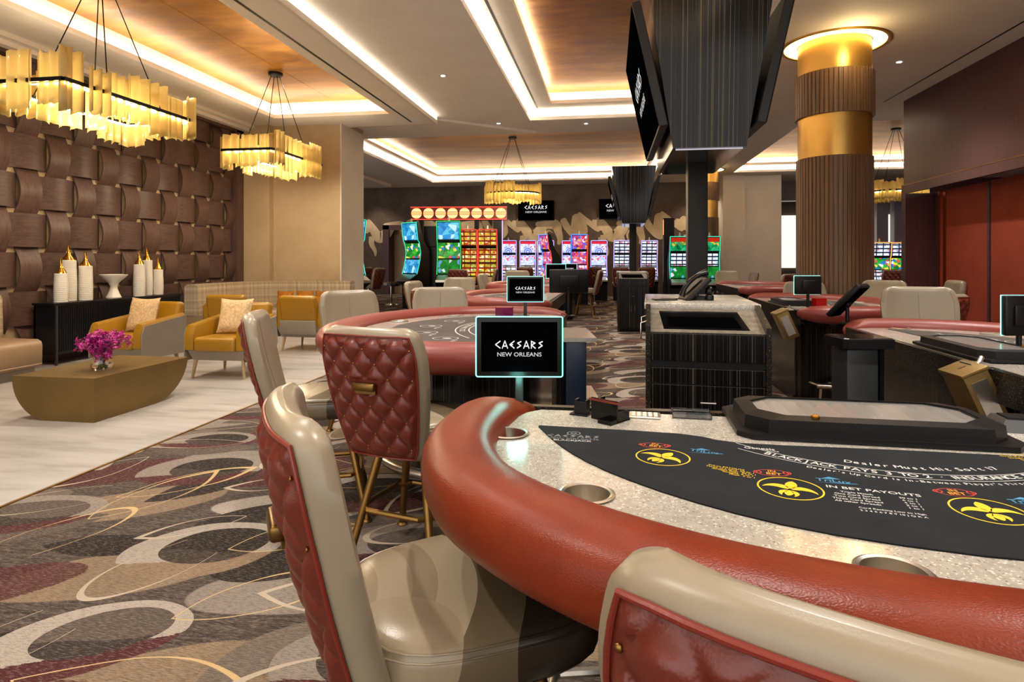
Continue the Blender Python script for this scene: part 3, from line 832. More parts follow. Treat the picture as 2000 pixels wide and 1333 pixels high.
def make_table(label, loc, rz, felt='felt', near=False, cups=True, group='gaming tables', sc=1.0, rail='rail'):
    t = thing('gaming_table', label, 'table', loc, rz, group)
    # padded rail: rounded section swept round the player side
    n = 20; rings = []; N = len(FULLR)
    for i, p in enumerate(FULLR):
        a = FULLR[max(i-1, 0)]; b = FULLR[min(i+1, N-1)]; dx, dy = b[0]-a[0], b[1]-a[1]; q = math.hypot(dx, dy); nx, ny = dy/q, -dx/q   # outward
        k = min(i, N-1-i); s_ = min(1, .35+.65*math.sin(min(k/9, 1)*PI/2)); ring = []
        for j in range(n):
            an = 2*PI*j/n; ca, sa = math.cos(an), math.sin(an)
            rx = .090*s_*(abs(ca)**.85)*(1 if ca > 0 else -1); rz_ = (.076 if sa > 0 else .084)*s_*(abs(sa)**.85)*(1 if sa > 0 else -1)
            ring.append((p[0]+nx*rx, p[1]+ny*rx, .872+rz_))
        rings.append(ring)
    m = MB(); m.loops(rings, cap=True); m.build('padded_rail', M[rail], t, smooth=True, angle=70)
    inner = offset(FULLR, .055)
    o = table_top(inner); o.parent = t
    fo = smoothpath([(-.875, -.27), (-.80, -.44), (-.69, -.60), (-.52, -.75), (-.31, -.855), (0, -.905), (.31, -.855), (.52, -.75), (.69, -.60), (.80, -.44), (.875, -.27), (.875, -.262), (.5, -.285), (.36, -.345), (0, -.345), (-.36, -.345), (-.5, -.285), (-.875, -.262)], 3)
    m = MB(); m.prism([(x, y+.02) for x, y in fo], TZ, TZ+.003); fe = m.build('felt_layout', M[felt], t)
    # underside, dealer edge, base
    m = MB(); m.prism(offset(FULLR, .10), TZ-.13, TZ-.08); m.build('apron', M['ebony'], t)
    m = MB(); m.box(-.93, .93, -.03, .0, TZ-.13, TZ+.004); m.build('dealer_edge', M['ebony_h'], t)
    m = MB(); bp = [(x*.66, y*.62-.06) for x, y in FULLR[::3]]; m.prism(bp, .06, TZ-.1); m.prism([(x*.94, y*.94) for x, y in bp], 0, .06); m.build('base_cabinet', M['ebony'] if felt != 'felt' else M['blackgloss'], t)
    if cups:
        for (x, y) in CUPS:
            m = MB(); m.lathe([(.052, TZ+.001), (.055, TZ+.004), (.050, TZ+.006), (.045, TZ+.004), (.044, TZ-.07), (.04, TZ-.076), (.0, TZ-.076)], 36, (x, y, 0), cap=False)
            m.build('cup_holder', M['steel'], t, smooth=True, angle=35)
    # foot rail on brackets
    m = MB(); fr = offset(FULLR, .20); m.tube([(x*1.0, y, .20) for x, y in fr[4:-4]], .026, 12); m.build('foot_rail', M['steel'], t, smooth=True)
    m = MB()
    for i in (8, 16, 24, 32, 40):
        x, y = fr[i]; m.tube([(x, y, .20), (x*.70, y*.72, .20)], .014, 8); m.tube([(x, y, .2), (x*.97, y*.97, 0)], .012, 8)
    m.build('foot_rail_brackets', M['steel'], t, smooth=True)
    return t, fe
# ---- nearest table with its printed layout ----
t1, felt1 = make_table('blackjack table in the foreground with navy felt, rust padded rail and steel cup wells', (.68, 1.93, 0), 0, 'felt', near=True)
ZF = TZ+.0036
def printed(name, fn, mat, par, label=None):
    m = MB(); fn(m); o = m.build(name, mat, par)
    if label: o['label'] = label
    return o
def ringpoly(m, cx, cy, r, w_, z, n=48, rot=0, ky=1, a0=0, a1=2*PI):
    P = []; 
    full = a1-a0 > 6.28
    for k in range(n+1):
        a = a0+(a1-a0)*k/n
        P.append((cx+(r)*math.cos(a), cy+r*ky*math.sin(a), z)); P.append((cx+(r-w_)*math.cos(a), cy+(r-w_)*ky*math.sin(a), z))
    m.add(P, [(2*k, 2*k+2, 2*k+3, 2*k+1) for k in range(n)])
def petal(m, cx, cy, ang, L, w_, z, curl=0, start=.1):
    P = []; n = 14
    for k in range(n+1):
        t = k/n; a = ang+curl*t*t; r = start*L+(1-start)*L*t; hw = w_*math.sin(PI*min(1, t*.97+.03))**.7
        x, y = cx+r*math.cos(a), cy+r*math.sin(a)
        P.append((x-math.sin(a)*hw, y+math.cos(a)*hw, z)); P.append((x+math.sin(a)*hw, y-math.cos(a)*hw, z))
    m.add(P, [(2*k, 2*k+1, 2*k+3, 2*k+2) for k in range(n)])
def arctext(m, txt, size, R, a_mid, cy, z, squeeze=1.0):
    "letters stand upright for players; centre of arc is above at (0, cy)"
    wds = [size*(.62 if c not in ' ilI1.,\'' else .36)*squeeze for c in txt]; tot = sum(wds); x = -tot/2
    for c, w_ in zip(txt, wds):
        a = (x+w_/2)/R+a_mid; x += w_
        if c != ' ': text(m, c, size, (R*math.sin(a), cy-R*math.cos(a), z), rot=a, sx=.95*squeeze)
spots = [(-.56, -.47), (-.325, -.63), (0, -.69), (.325, -.63), (.56, -.47)]
for i, (x, y) in enumerate(spots):
    rot = (-.62, -.34, 0, .34, .62)[i]
    def f(m):
        ringpoly(m, x, y, .062, .0035, ZF)
        m.T((x, y, 0), rot)
        petal(m, 0, -.008, PI/2, .050, .0115, ZF+.0002)
        for s_ in (-1, 1):
            petal(m, 0, -.010, PI/2-s_*.78, .052, .0105, ZF+.0002, -s_*.85); petal(m, 0, -.012, -PI/2-s_*-.9, .036, .0055, ZF+.0002, s_*-.6)
        petal(m, 0, -.010, -PI/2, .034, .0085, ZF+.0002)
        m.T()
    printed('bet_circle', f, M['yellow'], felt1)
    nx, ny = math.sin(rot), math.cos(rot)
    bx, by = x-.012-nx*.0, y+.088
    printed('in_bet_mark', lambda m: (ringpoly(m, bx, by, .034, .003, ZF, ky=.62), ringpoly(m, bx-.03, by+.002, .009, .003, ZF, 16), ringpoly(m, bx+.03, by+.002, .009, .003, ZF, 16)), M['redp'], felt1)
    printed('in_bet_lettering', lambda m: (text(m, 'IN', .017, (bx, by+.004, ZF+.0002), rot=rot*.4), text(m, 'BET', .019, (bx, by-.013, ZF+.0002), rot=rot*.4)), M['orangep'], felt1)
    tx, ty = x+.098, y+.055
    printed('trilux_mark', lambda m: (text(m, 'TriLux', .024, (tx, ty-.006, ZF), rot=rot*.5), m.add([(tx-.02, ty+.013, ZF), (tx, ty+.026, ZF), (tx+.02, ty+.013, ZF)], [(0, 1, 2)]), m.add([(tx-.04, ty-.010, ZF), (tx+.045, ty-.013, ZF), (tx+.04, ty-.009, ZF)], [(0, 1, 2)])), M['bluep'], felt1)
ACY = -.01
def f(m):
    arctext(m, 'BLACKJACK PAYS 3 TO 2 · INSURANCE PAYS 2 TO 1', .0285, .513, 0, ACY, ZF, 1.0)
printed('rules_lettering', f, M['whitep'], felt1)
printed('dealer_rule_lettering', lambda m: arctext(m, 'Dealer Must Hit Soft 17', .0275, .460, 0, ACY, ZF, .95), M['whitep'], felt1)
printed('up_card_lettering', lambda m: arctext(m, "Dealer's Up Card is In-Between Player's First Two Cards", .0175, .545, 0, ACY, ZF), M['whitep'], felt1)
printed('rules_band_lines', lambda m: (ringpoly(m, 0, ACY, .490, .0022, ZF, 60, a0=-PI/2-.86, a1=-PI/2+.86), ringpoly(m, 0, ACY, .524, .0022, ZF, 60, a0=-PI/2-.80, a1=-PI/2+.80)), M['whitep'], felt1)
def f(m):
    text(m, 'IN BET PAYOUTS', .019, (-.17, -.625, ZF), rot=-.16, sx=1.15)
    for k, (a, b) in enumerate((('Triple Match', '30 to 1'), ('One Card Spread', '6 to 1'), ('Two Card Spread', '4 to 1'), ('Three Card Spread', '2 to 1'), ('All other Spreads', '1 to 1'))):
        text(m, a, .011, (-.205+.004*-k, -.640-.0125*k, ZF), rot=-.16); text(m, b, .011, (-.118-.002*k, -.654-.0125*k, ZF), rot=-.16)
    text(m, 'Card Ranking Low to High', .010, (-.175, -.722, ZF), rot=-.16); text(m, '2 3 4 5 6 7 8 9 10 J Q K A', .010, (-.178, -.735, ZF), rot=-.16)
    text(m, 'Genesis', .022, (-.325, -.375, ZF), rot=-.1)
    text(m, 'Gaming', .010, (-.30, -.388, ZF), rot=-.1)
printed('payout_table_lettering', f, M['whitep'], felt1)
def f(m):
    for k in range(5): text(m, ('TriLux PAYOUTS', 'Three of a kind  30 to 1', 'Straight flush  40 to 1', 'Straight  6 to 1', 'Flush  5 to 1')[k], .0105, (-.43+.006*k, -.525-.0125*k, ZF), rot=-.35)
printed('trilux_payout_lettering', f, M['yellow'], felt1)
def f(m):
    for k in range(4): text(m, ('TriLux PAYOUTS', 'Three of a kind  30 to 1', 'Straight flush  40 to 1', 'Straight  6 to 1')[k], .0105, (.26+.006*k, -.325-.0125*k, ZF), rot=.1)
printed('trilux_payout_lettering', f, M['yellow'], felt1)
def f(m):
    brand(m, .020, (-.775, -.345, ZF), 'XY', .2); text(m, 'NEW ORLEANS', .012, (-.775, -.362, ZF), sx=1.6); ringpoly(m, -.775, -.308, .018, .0025, ZF, 24); ringpoly(m, -.775, -.308, .008, .003, ZF, 16)
printed('corner_crest_lettering', f, M['greyp'], felt1)
printed('blackjack_lettering', lambda m: text(m, 'BLACKJACK', .015, (-.775, -.378, ZF), sx=1.2), M['whitep'], felt1)

# ---- sign monitor on a post ----
def make_sign(label, loc, rz, w_=.262, h=.182, zc=.197, front=True, group='small table sign monitors'):
    t = thing('table_sign_monitor', label, 'monitor', loc, rz, group)
    m = MB(); m.lathe([(.030, 0), (.030, .004), (.026, .006)], 32); m.build('stand_base', M['grey'], t, smooth=True)
    m = MB(); m.rbox(-.0125, .0125, -.008, .008, .004, zc-h/2+.03, .004); m.build('pole', M['grey'], t, smooth=True)
    m = MB(); m.rbox(-w_/2, w_/2, -.022, -.004, zc-h/2, zc+h/2, .006); m.rbox(-.03, .03, -.006, .01, zc-h/2-.004, zc-h/2+.004, .002); m.build('housing', M['black'], t, smooth=True)
    m = MB(); m.box(-w_/2+.016, w_/2-.016, -.0245, -.0222, zc-h/2+.016, zc+h/2-.016); sc = m.build('screen', M['screenblack'], t)
    logo(sc, w_, -.0252, zc-.004, h*.12)
    m = MB(); e = .003; X, Z0, Z1 = w_/2, zc-h/2, zc+h/2
    P = []
    for sx, sz in ((1, 1), (-1, 1), (-1, -1), (1, -1)):
        for k in range(5):
            a = {(1, 1): 0, (-1, 1): PI/2, (-1, -1): PI, (1, -1): 1.5*PI}[(sx, sz)]+PI/2*k/4
            P.append((sx*(X-.006)+.006*math.cos(a), -.021, (Z1-.006 if sz > 0 else Z0+.006)+.006*math.sin(a)))
    m.tube(P, .0017, 6, closed=True); m.build('light_frame', M['teal_led'], t, smooth=True)
    return t
RY = YAW
sg = make_sign('table sign monitor with teal glowing frame on the foreground table, largest of them', (-.275, 1.86, TZ), RY*.9)
lamp('sign_frame_lamp', 'POINT', (-.275, 1.82, TZ+.1), .18, (.3, 1, .85), .03)

gl = NT('clear_lid_painted_reflection'); gl.set('#a09c96', .16, alpha=.5); M['lid'] = gl.m  # half-opaque grey paints the reflection on the clear lid
# ---- chip tray with clear locking cover ----
def make_tray(label, loc, rz, sc=1, group='chip tray covers'):
    t = thing('chip_tray', label, 'chip tray', loc, rz, group); t.scale = (sc,)*3
    def oct_(hx_, hy, c): return [(-hx_+c, -hy), (hx_-c, -hy), (hx_, -hy+c), (hx_, hy-c), (hx_-c, hy), (-hx_+c, hy), (-hx_, hy-c), (-hx_, -hy+c)]
    m = MB(); a = oct_(.335, .165, .035); m.prism(a, 0, .012); m.build('tray_base', M['black'], t)
    m = MB(); b = oct_(.31, .145, .05); c = oct_(.307, .143, .05); d = oct_(.27, .11, .06)
    m.loops([[(x, y, z) for x, y in p] for p, z in ((b, .012), (c, .046), (d, .052))])
    m.loops([[(x, y, z) for x, y in p] for p, z in ((d, .05), ([(x*.985, y*.97) for x, y in d], .05), ([(x*.985, y*.97) for x, y in d], .044))])
    m.build('cover_frame', M['black'], t)
    m = MB(); m.prism([(x*.985, y*.97) for x, y in d], .0445, .047); m.build('clear_lid', M['lid'], t)
    m = MB(); m.lathe([(.011, .05), (.011, .054), (.0, .055)], 16, (-.14, -.118, 0)); m.rbox(-.14-.008, -.14+.008, -.122, -.114, .053, .058, .002); m.build('lock', M['gold_pol'], t, smooth=True)
    cols = ['#6b6055', '#7a6f7d', '#6f655a', '#736a60', '#b85a22', '#a03a20', '#6d655a', '#7d7488', '#786d62', '#5c5852', '#7a7068', '#6b6670']
    for k, c in enumerate(cols):
        nm = 'chip_'+c
        if nm not in M: M[nm] = simple('chip_tube', c, .5)
        m = MB(); x = -.235+.0428*k; m.tube([(x, -.095, .025), (x, .095, .025)], .0185, 14); m.build('chip_row', M[nm], t, smooth=True)
    return t
make_tray('black chip tray with clear locked lid on the foreground blackjack table, largest in view', (.665, 1.80, TZ+.003), -.03)

# small things along the dealer side of the nearest table
m = MB(); m.T((-.015, 1.775, TZ), -.62)
m.box(-.045, .045, -.006, .0, .0, .062); m.box(-.045, -.039, 0, .055, 0, .055); m.box(.039, .045, 0, .055, 0, .03)
m.box(-.045, .045, 0, .06, 0, .005); m.box(.0, .045, -.035, .0, 0, .012)
t = thing('discard_holder', 'black plastic card shoe with open side on the speckled table edge', 'card shoe')
m.build('holder_body', M['blackgloss'], t)
m = MB(); m.T((-.015, 1.775, TZ), -.62); m.box(-.05, .05, -.008, -.006, .054, .060); m.build('holder_lip', M['piping'], t)
m = MB(); m.T((-.085, 1.835, TZ), -.3); m.box(-.03, .025, -.02, .03, 0, .005); m.box(-.018, -.012, -.01, .02, .005, .045); m.box(.014, .02, -.01, .02, .005, .045); m.box(-.018, .02, -.012, -.008, .005, .04)
t = thing('card_reader', 'small black bracket standing behind the black card shoe', 'bracket'); m.build('bracket_body', M['black'], t)
t = thing('button_pad', 'flat grey button pad with white keys beside the card shoe', 'keypad', (.10, 1.845, TZ), -.05)
m = MB(); m.rbox(-.045, .045, -.032, .032, 0, .006, .003); m.build('pad', M['steel'], t, smooth=True)
m = MB()
for i in range(5):
    for j in range(3): m.rbox(-.038+.016*i, -.027+.016*i, -.024+.017*j, -.012+.017*j, .006, .008, .001)
m.build('keys', M['ceramic'], t)
t = thing('card_holder', 'clear acrylic card holder between keypad and chip tray', 'card holder', (.235, 1.87, TZ), -.05)
m = MB(); m.box(-.055, .055, -.04, .04, 0, .004); m.box(-.055, .055, -.04, -.037, .004, .014); m.box(-.055, .055, .037, .04, .004, .014); m.build('tray', M['acrylic'], t)
m = MB(); m.box(-.055, -.052, -.037, .037, .004, .014); m.box(.052, .055, -.037, .037, .004, .014); m.build('side_walls', M['acrylic'], t)
t = thing('discard_tray', 'speckled grey slanted tray at the right edge behind the big chip tray', 'tray', (1.13, 1.86, TZ), -.1)
m = MB(); m.frustum((-.10, .2, -.05, .06), (-.08, .19, -.03, .05), 0, .03); m.build('tray_body', M['grey'], t); m = MB(); m.box(-.07, .18, -.02, .04, .03, .034); m.build('tray_floor', M['black'], t)

# ---- the other tables ----
def tprint(fe):
    def f(m):
        ringpoly(m, 0, .42, .88, .006, ZF, 40, a0=-PI/2-.6, a1=-PI/2+.6); ringpoly(m, 0, .42, .95, .006, ZF, 40, a0=-PI/2-.6, a1=-PI/2+.6)
        arctext(m, 'BLACKJACK PAYS 3 TO 2', .042, .925, 0, .42, ZF)
        for x, y in spots:
            ringpoly(m, x, y, .062, .004, ZF, 24); petal(m, x, y-.02, PI/2, .05, .014, ZF)
            text(m, 'TriLux', .03, (x+.10, y+.05, ZF)); 
        text(m, 'BLACKJACK', .03, (-.7, -.36, ZF))
    printed('printed_layout', f, M['whitep'], fe)
TT = [('second gaming table from us on the left, grey felt lightened by painted sheen and rose padded rail', (-.36, 4.1, 0), -PI/2, 1.12),
      ('gaming table beyond the second one on the left, behind a sign monitor', (-.62, 7.6, 0), -PI/2, 1.1),
      ('far left gaming table in front of the slot machines', (-.9, 11.0, 0), -PI/2, 1.1),
      ('right hand gaming table nearest us, dark wood dealer edge turned to us', (1.57, 3.45, 0), PI/2, 1.08),
      ('right hand gaming table in front of the big slatted column', (1.66, 6.85, 0), PI/2, 1.05),
      ('distant gaming table between podium and pale wall', (2.0, 11.2, 0), PI/2, 1.1),
      ('farthest gaming table in front of the purple slot machines', (-.78, 14.6, 0), -PI/2, 1.1)]
for i, (lab, loc, rz, sc) in enumerate(TT):
    tt, fe = make_table(lab, loc, rz, 'felt2', cups=i < 5, rail='rail2'); tt.scale = (sc, (1.25 if i == 0 else sc*.98), 1)
    tprint(fe)

# ---- slanted drop boxes ----
def make_dropbox(label, loc, rz, s=1):
    t = thing('drop_box', label, 'cash box', loc, rz, 'locked brass cash boxes'); t.scale = (s,)*3
    m = MB(); m.T((0, 0, 0), 0, rx=0, ry=-.42); m.rbox(-.065, .065, -.10, .10, -.30, 0, .004); m.rbox(-.072, .072, -.107, .107, -.012, .008, .003); m.build('box_body', M['bronze'], t, smooth=True)
    m = MB(); m.T((0, 0, 0), 0, rx=0, ry=-.42); m.box(-.04, .04, -.1025, -.0995, -.26, -.05); m.build('window_panel', M['steel'], t)
    m = MB(); m.T((0, 0, 0), 0, rx=0, ry=-.42); m.box(-.02, .02, -.006, .006, .0082, .0092); m.build('bill_slot', M['black'], t)
    m = MB(); m.tube([(.05, .0, .0), (.10, .03, .03), (.12, .04, .06)], .012, 8); m.box(.03, .14, -.02, .08, .015, .03); m.build('bracket', M['steel'], t)
    return t
x, y = W(1880, 2.62); make_dropbox('brass cash box hanging tilted under the nearest right hand table', (x, y, .885), .05, .8)
x, y = W(1522, 5.6); make_dropbox('small brass cash box tilted beside the podium, by the middle right table', (x, y, .88), .0, .85)
# dark accessory cabinet with a glass shelf in front of the nearest right table
t = thing('dealer_side_cabinet', 'narrow black cabinet with a small shelf top beside the right hand table', 'cabinet', W(1672, 3.3)+(0,), RY); t.scale = (.72, .8, 1)
m = MB(); m.rbox(-.115, .115, -.08, .12, .02, .88, .01); m.build('cabinet_body', M['grey'], t, smooth=True)
m = MB(); m.prism([(-.16, -.10), (-.13, -.13), (.20, -.13), (.20, .14), (-.16, .14)], .885, .935); m.build('shelf_top', M['black'], t)
m = MB(); m.prism([(-.15, -.10), (-.125, -.12), (.19, -.12), (.19, .13), (-.15, .13)], .935, .94); m.build('glass_inset', M['chrome'], t)
m = MB(); m.box(.14, .17, -.06, .1, 0, .885); m.box(-.08, .17, -.06, .1, 0, .02); m.build('post', M['black'], t)
make_tray('dark chip tray with clear lid on the nearest right hand table', (1.79, 3.35, TZ+.005), PI/2, 1.0)
make_tray('chip tray on the middle right hand table in front of the column', (1.86, 6.8, TZ+.005), PI/2, .95)
make_tray('chip tray on the second table on the left', (-.56, 4.1, TZ+.005), -PI/2, .95)

def make_display(label, loc, rz, w_=.24, h=.17, tilt=-.5, z=.22, glowc='teal_led'):
    t = thing('dealer_display', label, 'monitor', loc, rz, 'dealer displays seen from behind')
    m = MB(); m.rbox(-.05, .05, -.04, .04, 0, .012, .005); m.tube([(0, 0, 0), (0, 0, z*.6), (0, -.01, z)], .013, 10); m.ball((0, 0, z*.82), .026); m.build('stand', M['black'], t, smooth=True)
    m = MB(); m.T((0, 0, z), 0, rx=tilt); m.rbox(-w_/2, w_/2, -.015, .022, -h/2, h/2, .01); m.rbox(-w_/4, w_/4, -.03, -.012, -h/4, h/4, .006); m.build('housing', M['black'], t, smooth=True)
    m = MB(); m.T((0, 0, z), 0, rx=tilt); m.box(-w_/2+.01, w_/2-.01, .0225, .0235, -h/2+.01, h/2-.01); m.build('screen', M['screenblack'], t)
    if glowc:
        m = MB(); m.T((0, 0, z), 0, rx=tilt); m.tube([(w_/2, .018, -h/2), (w_/2, .018, h/2), (-w_/2, .018, h/2), (-w_/2, .018, -h/2)], .003, 6, closed=True); m.build('light_frame', M[glowc], t)
    return t
x, y = W(1578, 5.6); make_display('dealer display seen from behind, on the table before the slatted column', (x, y, TZ), RY, .24, .17, 0, .23)
x, y = W(1655, 4.3); make_display('tilted black terminal on a stalk left of the nearest right table', (x, y, .90), .9+PI, .20, .30, -.75, .17, None)
x, y = W(1111, 5.2); make_display('wide black dealer screen behind the second left table', (x, y, TZ-.02), RY, .33, .20, .12, .30, None)
x, y = W(1990, 3.2); make_display('dealer display cut by the right edge of the picture', (x, y, TZ), RY, .16, .21, 0, .17)
x, y = W(1026, 5.0); sg2 = dup(sg, (x, y, TZ), RY, 'smaller sign monitor right above the foreground one, on the next table', 'small table sign monitors'); sg2.scale = (1.13,)*3
x, y = W(1085, 10.6); s3 = dup(sg, (x, y, TZ), RY+.2, 'far teal framed sign monitor left of the dark podium'); s3.scale = (1.35,)*3
x, y = W(1112, 14.0); s4 = dup(sg, (x, y, TZ), RY+.1, 'farthest teal framed sign monitor among the slot machines'); s4.scale = (1.3,)*3
x, y = W(985, 4.55); t = thing('discard_tray', 'translucent magenta plastic card tray standing by the second table edge', 'card tray', (x, y, TZ-.02), RY)
mg = NT('magenta_acrylic'); mg.set('#8a1060', .1, trans=.6); m = MB(); m.box(-.065, .065, -.05, -.045, 0, .13); m.box(-.065, -.06, -.05, .05, 0, .13); m.box(.06, .065, -.05, .05, 0, .13); m.box(-.065, .065, -.05, .05, 0, .005); m.build('tray_walls', mg.m, t)
x, y = W(1600, 5.75); t = thing('discard_tray', 'red acrylic card tray behind the dealer display near the column', 'card tray', (x, y, TZ), RY)
mr = NT('red_acrylic'); mr.set('#c01515', .1, trans=.4); m = MB(); m.box(-.05, .05, -.04, .04, 0, .008); m.box(-.05, .05, -.04, -.035, .008, .10); m.box(-.05, -.045, -.035, .04, .008, .10); m.box(.045, .05, -.035, .04, .008, .10); m.build('tray_walls', mr.m, t)
x, y = W(1077, 9.0)
# side pedestal cabinet with navy panel at the dealer end of the second table
t = thing('equipment_cabinet', 'navy side cabinet with grey top at the dealer side of the second table', 'cabinet', W(1120, 3.75)+(0,), RY)
m = MB(); m.rbox(-.055, .07, -.08, .45, .35, .86, .006); m.build('cabinet_body', simple('navy_panel', '#0d1c33', .35), t, smooth=True)
m = MB(); m.box(-.07, .13, -.09, .47, .86, .885); m.build('top_shelf', M['steel'], t); m = MB(); m.box(.07, .16, .0, .4, .48, .5); m.build('side_shelf', M['steel'], t)
m = MB(); m.box(-.10, .07, .1, .5, .02, .86); m.build('rear_panel', M['ebony'], t)
for i, (px, z, wd, dp) in enumerate(((1150, 3.15, .24, .9), (1520, 4.55, .3, .9))):
    x, y = W(px, z+.6); mt = MB(); mt.T((x, y, 0), 0); mt.rbox(-wd/2, wd/2, -dp/2, dp/2, 0, .02, .012)
    tag(mt.build('floor_mat', simple('grey_rubber_mat', '#3e3f42', .75)), ('grey rubber floor mat at the dealer side of the second table', 'grey rubber floor mat between podium and right hand tables')[i], 'floor mat', 'dealer floor mats')
# ================= PODIUMS =================
def make_podium(label, loc, rz, group=None, full=True):
    t = thing('pit_podium', label, 'podium', loc, rz, group)
    hw = .275
    m = MB(); m.box(-hw+.012, hw-.012, -.30, .0, .06, 1.0); m.box(-hw+.02, hw-.02, -.28, .0, 0, .06); m.box(-hw, hw, 0.0, .86, .05, 1.085); m.build('cabinet_body', M['ebony'], t)
    for s_ in (-1, 1):   # cheeks either side of the sloping desk
        a, b = (-hw-.012, -hw+.012) if s_ < 0 else (hw-.012, hw+.012)
        vs = [(x, y, z) for x in (a, b) for y, z in ((-.32, .0), (-.32, 1.03), (.0, 1.115), (.0, .0))]
        m = MB(); m.add(vs, [(0, 1, 2, 3), (7, 6, 5, 4), (0, 4, 5, 1), (1, 5, 6, 2), (2, 6, 7, 3), (3, 7, 4, 0)]); m.build('side_cheek', M['ebony_h'], t)
    m = MB(); m.rbox(-hw-.02, hw+.02, -.0, .88, 1.085, 1.12, .006); m.build('stone_top', M['terrazzo'], t, smooth=True)
    vs = [(-hw+.012, -.30, 1.0), (hw-.012, -.30, 1.0), (hw-.012, 0, 1.09), (-hw+.012, 0, 1.09)]
    m = MB(); m.add(vs+[(x, y, z-.02) for x, y, z in vs], [(0, 1, 2, 3), (7, 6, 5, 4), (0, 4, 5, 1), (1, 5, 6, 2), (2, 6, 7, 3), (3, 7, 4, 0)]); m.build('sloping_desk', M['stone'], t)
    def sl(x, k, d): return (x, lerp(-.30, 0, k), lerp(1.0, 1.09, k)+d)
    m = MB(); q = [sl(-.20, .12, .003), sl(.20, .12, .003), sl(.17, .88, .003), sl(-.22, .88, .003)]
    m.add(q+[(x, y, z-.006) for x, y, z in q], [(0, 1, 2, 3), (0, 4, 5, 1), (1, 5, 6, 2), (2, 6, 7, 3), (3, 7, 4, 0)]); o = m.build('screen', M['blackgloss'], t)
    m = MB(); q = [sl(-.175, .2, .006), sl(.165, .2, .006), sl(.145, .6, .006), sl(-.18, .6, .006)]; m.add(q, [(0, 1, 2, 3)]); m.build('screen_panel', M['screenblack'], o)
    m = MB(); m.box(-hw+.012, hw-.012, -.31, -.30, .835, .86); m.build('shadow_gap', M['black'], t)
    for z0, z1, nm in ((.865, .995, 'front_panel'), (.755, .83, 'drawer'), (.60, .75, 'drawer')):
        m = MB(); m.rbox(-hw+.014, hw-.014, -.318, -.302, z0, z1, .002); o = m.build(nm, M['ebony'], t)
        if z0 == .60: m = MB(); m.rbox(-.035, .04, -.336, -.326, .665, .675, .004); m.box(-.033, -.028, -.33, -.316, .666, .674); m.box(.033, .038, -.33, -.316, .666, .674); m.build('handle', M['chrome'], o)
    for s_ in (-1, 1):
        m = MB(); a, b = (-hw+.014, -.002) if s_ < 0 else (.002, hw-.014); m.rbox(a, b, -.318, -.302, .08, .595, .002); o = m.build('door', M['ebony'], t)
        x = .035*s_; m = MB(); m.tube([(x, -.316, .50), (x, -.335, .495), (x, -.335, .38), (x, -.316, .375)], .004, 8); m.build('handle', M['chrome'], o, smooth=True)
    for y0 in (.18, .55):
        m = MB(); m.rbox(-hw-.012, -hw+.0, y0, y0+.33, .1, 1.05, .002); o = m.build('side_door', M['ebony_h'], t)
        m = MB(); m.tube([(-hw-.01, y0+.03, 1.0), (-hw-.04, y0+.03, .99), (-hw-.04, y0+.03, .90), (-hw-.01, y0+.03, .89)], .005, 8); m.build('handle', M['chrome'], o, smooth=True)
    return t
pod = make_podium('near podium of dark striped laminate with stone top, sloping desk and telephone', (.475, 3.35, 0), -.06)
dup(pod, (.42, 12.0, 0), .0, 'distant dark podium right under the smaller hanging screen box')
# telephone and camera dome on the near podium
t = thing('desk_telephone', 'black desk telephone propped up on the near podium', 'telephone', (.44, 3.66, 1.121), .15); t.scale = (1.0,)*3
m = MB(); m.add([(x, y, z) for x in (-.02, .11) for y, z in ((-.04, 0), (.07, 0), (.07, .02), (.0, .02))] , [(0, 1, 2, 3), (7, 6, 5, 4), (0, 4, 5, 1), (1, 5, 6, 2), (2, 6, 7, 3), (3, 7, 4, 0)]); m.T((.05, .0, .06), 0, ry=-.75); m.rbox(-.10, .085, -.085, .085, -.008, .018, .008); m.build('telephone_base', M['black'], t, smooth=True)
m = MB(); m.T((.045, -.0, .066), 0, ry=-.75); m.box(-.06, .06, -.02, .07, .018, .0195); m.build('key_panel', M['grey'], t)
m = MB(); m.T((.03, -.055, .085), 0, ry=-.75); m.tube([(-.10, 0, .008), (-.06, 0, .03), (0, 0, .04), (.06, 0, .03), (.10, 0, .008)], [.018, .014, .012, .014, .019], 12); m.build('handset', M['blackgloss'], t, smooth=True)
m = MB(); m.tube([(-.07, -.04, .003), (-.12, .0, .004), (-.15, .03, .003), (-.11, .04, .003), (-.02, .02, .003)], .003, 6); m.tube([(.04, .05, .05), (.11, .07, .0)], .004, 6); m.build('cord', M['black'], t, smooth=True)
t = thing('dome_camera', 'small black ball shaped device standing right of the telephone', 'camera', (.555, 3.62, 1.121), 0)
m = MB(); m.lathe([(.022, 0), (.026, .005), (.024, .025), (.02, .03)], 20); m.build('base', M['black'], t, smooth=True)
m = MB(); m.ball((0, 0, .052), .026, 18, 12); m.build('dome', M['blackgloss'], t, smooth=True)
t = thing('paper_pad', 'thin black tablet lying left of the telephone on the podium', 'tablet', (.31, 3.60, 1.121), .2)
m = MB(); m.rbox(-.07, .06, -.035, .035, 0, .006, .003); m.build('tablet_body', M['black'], t)

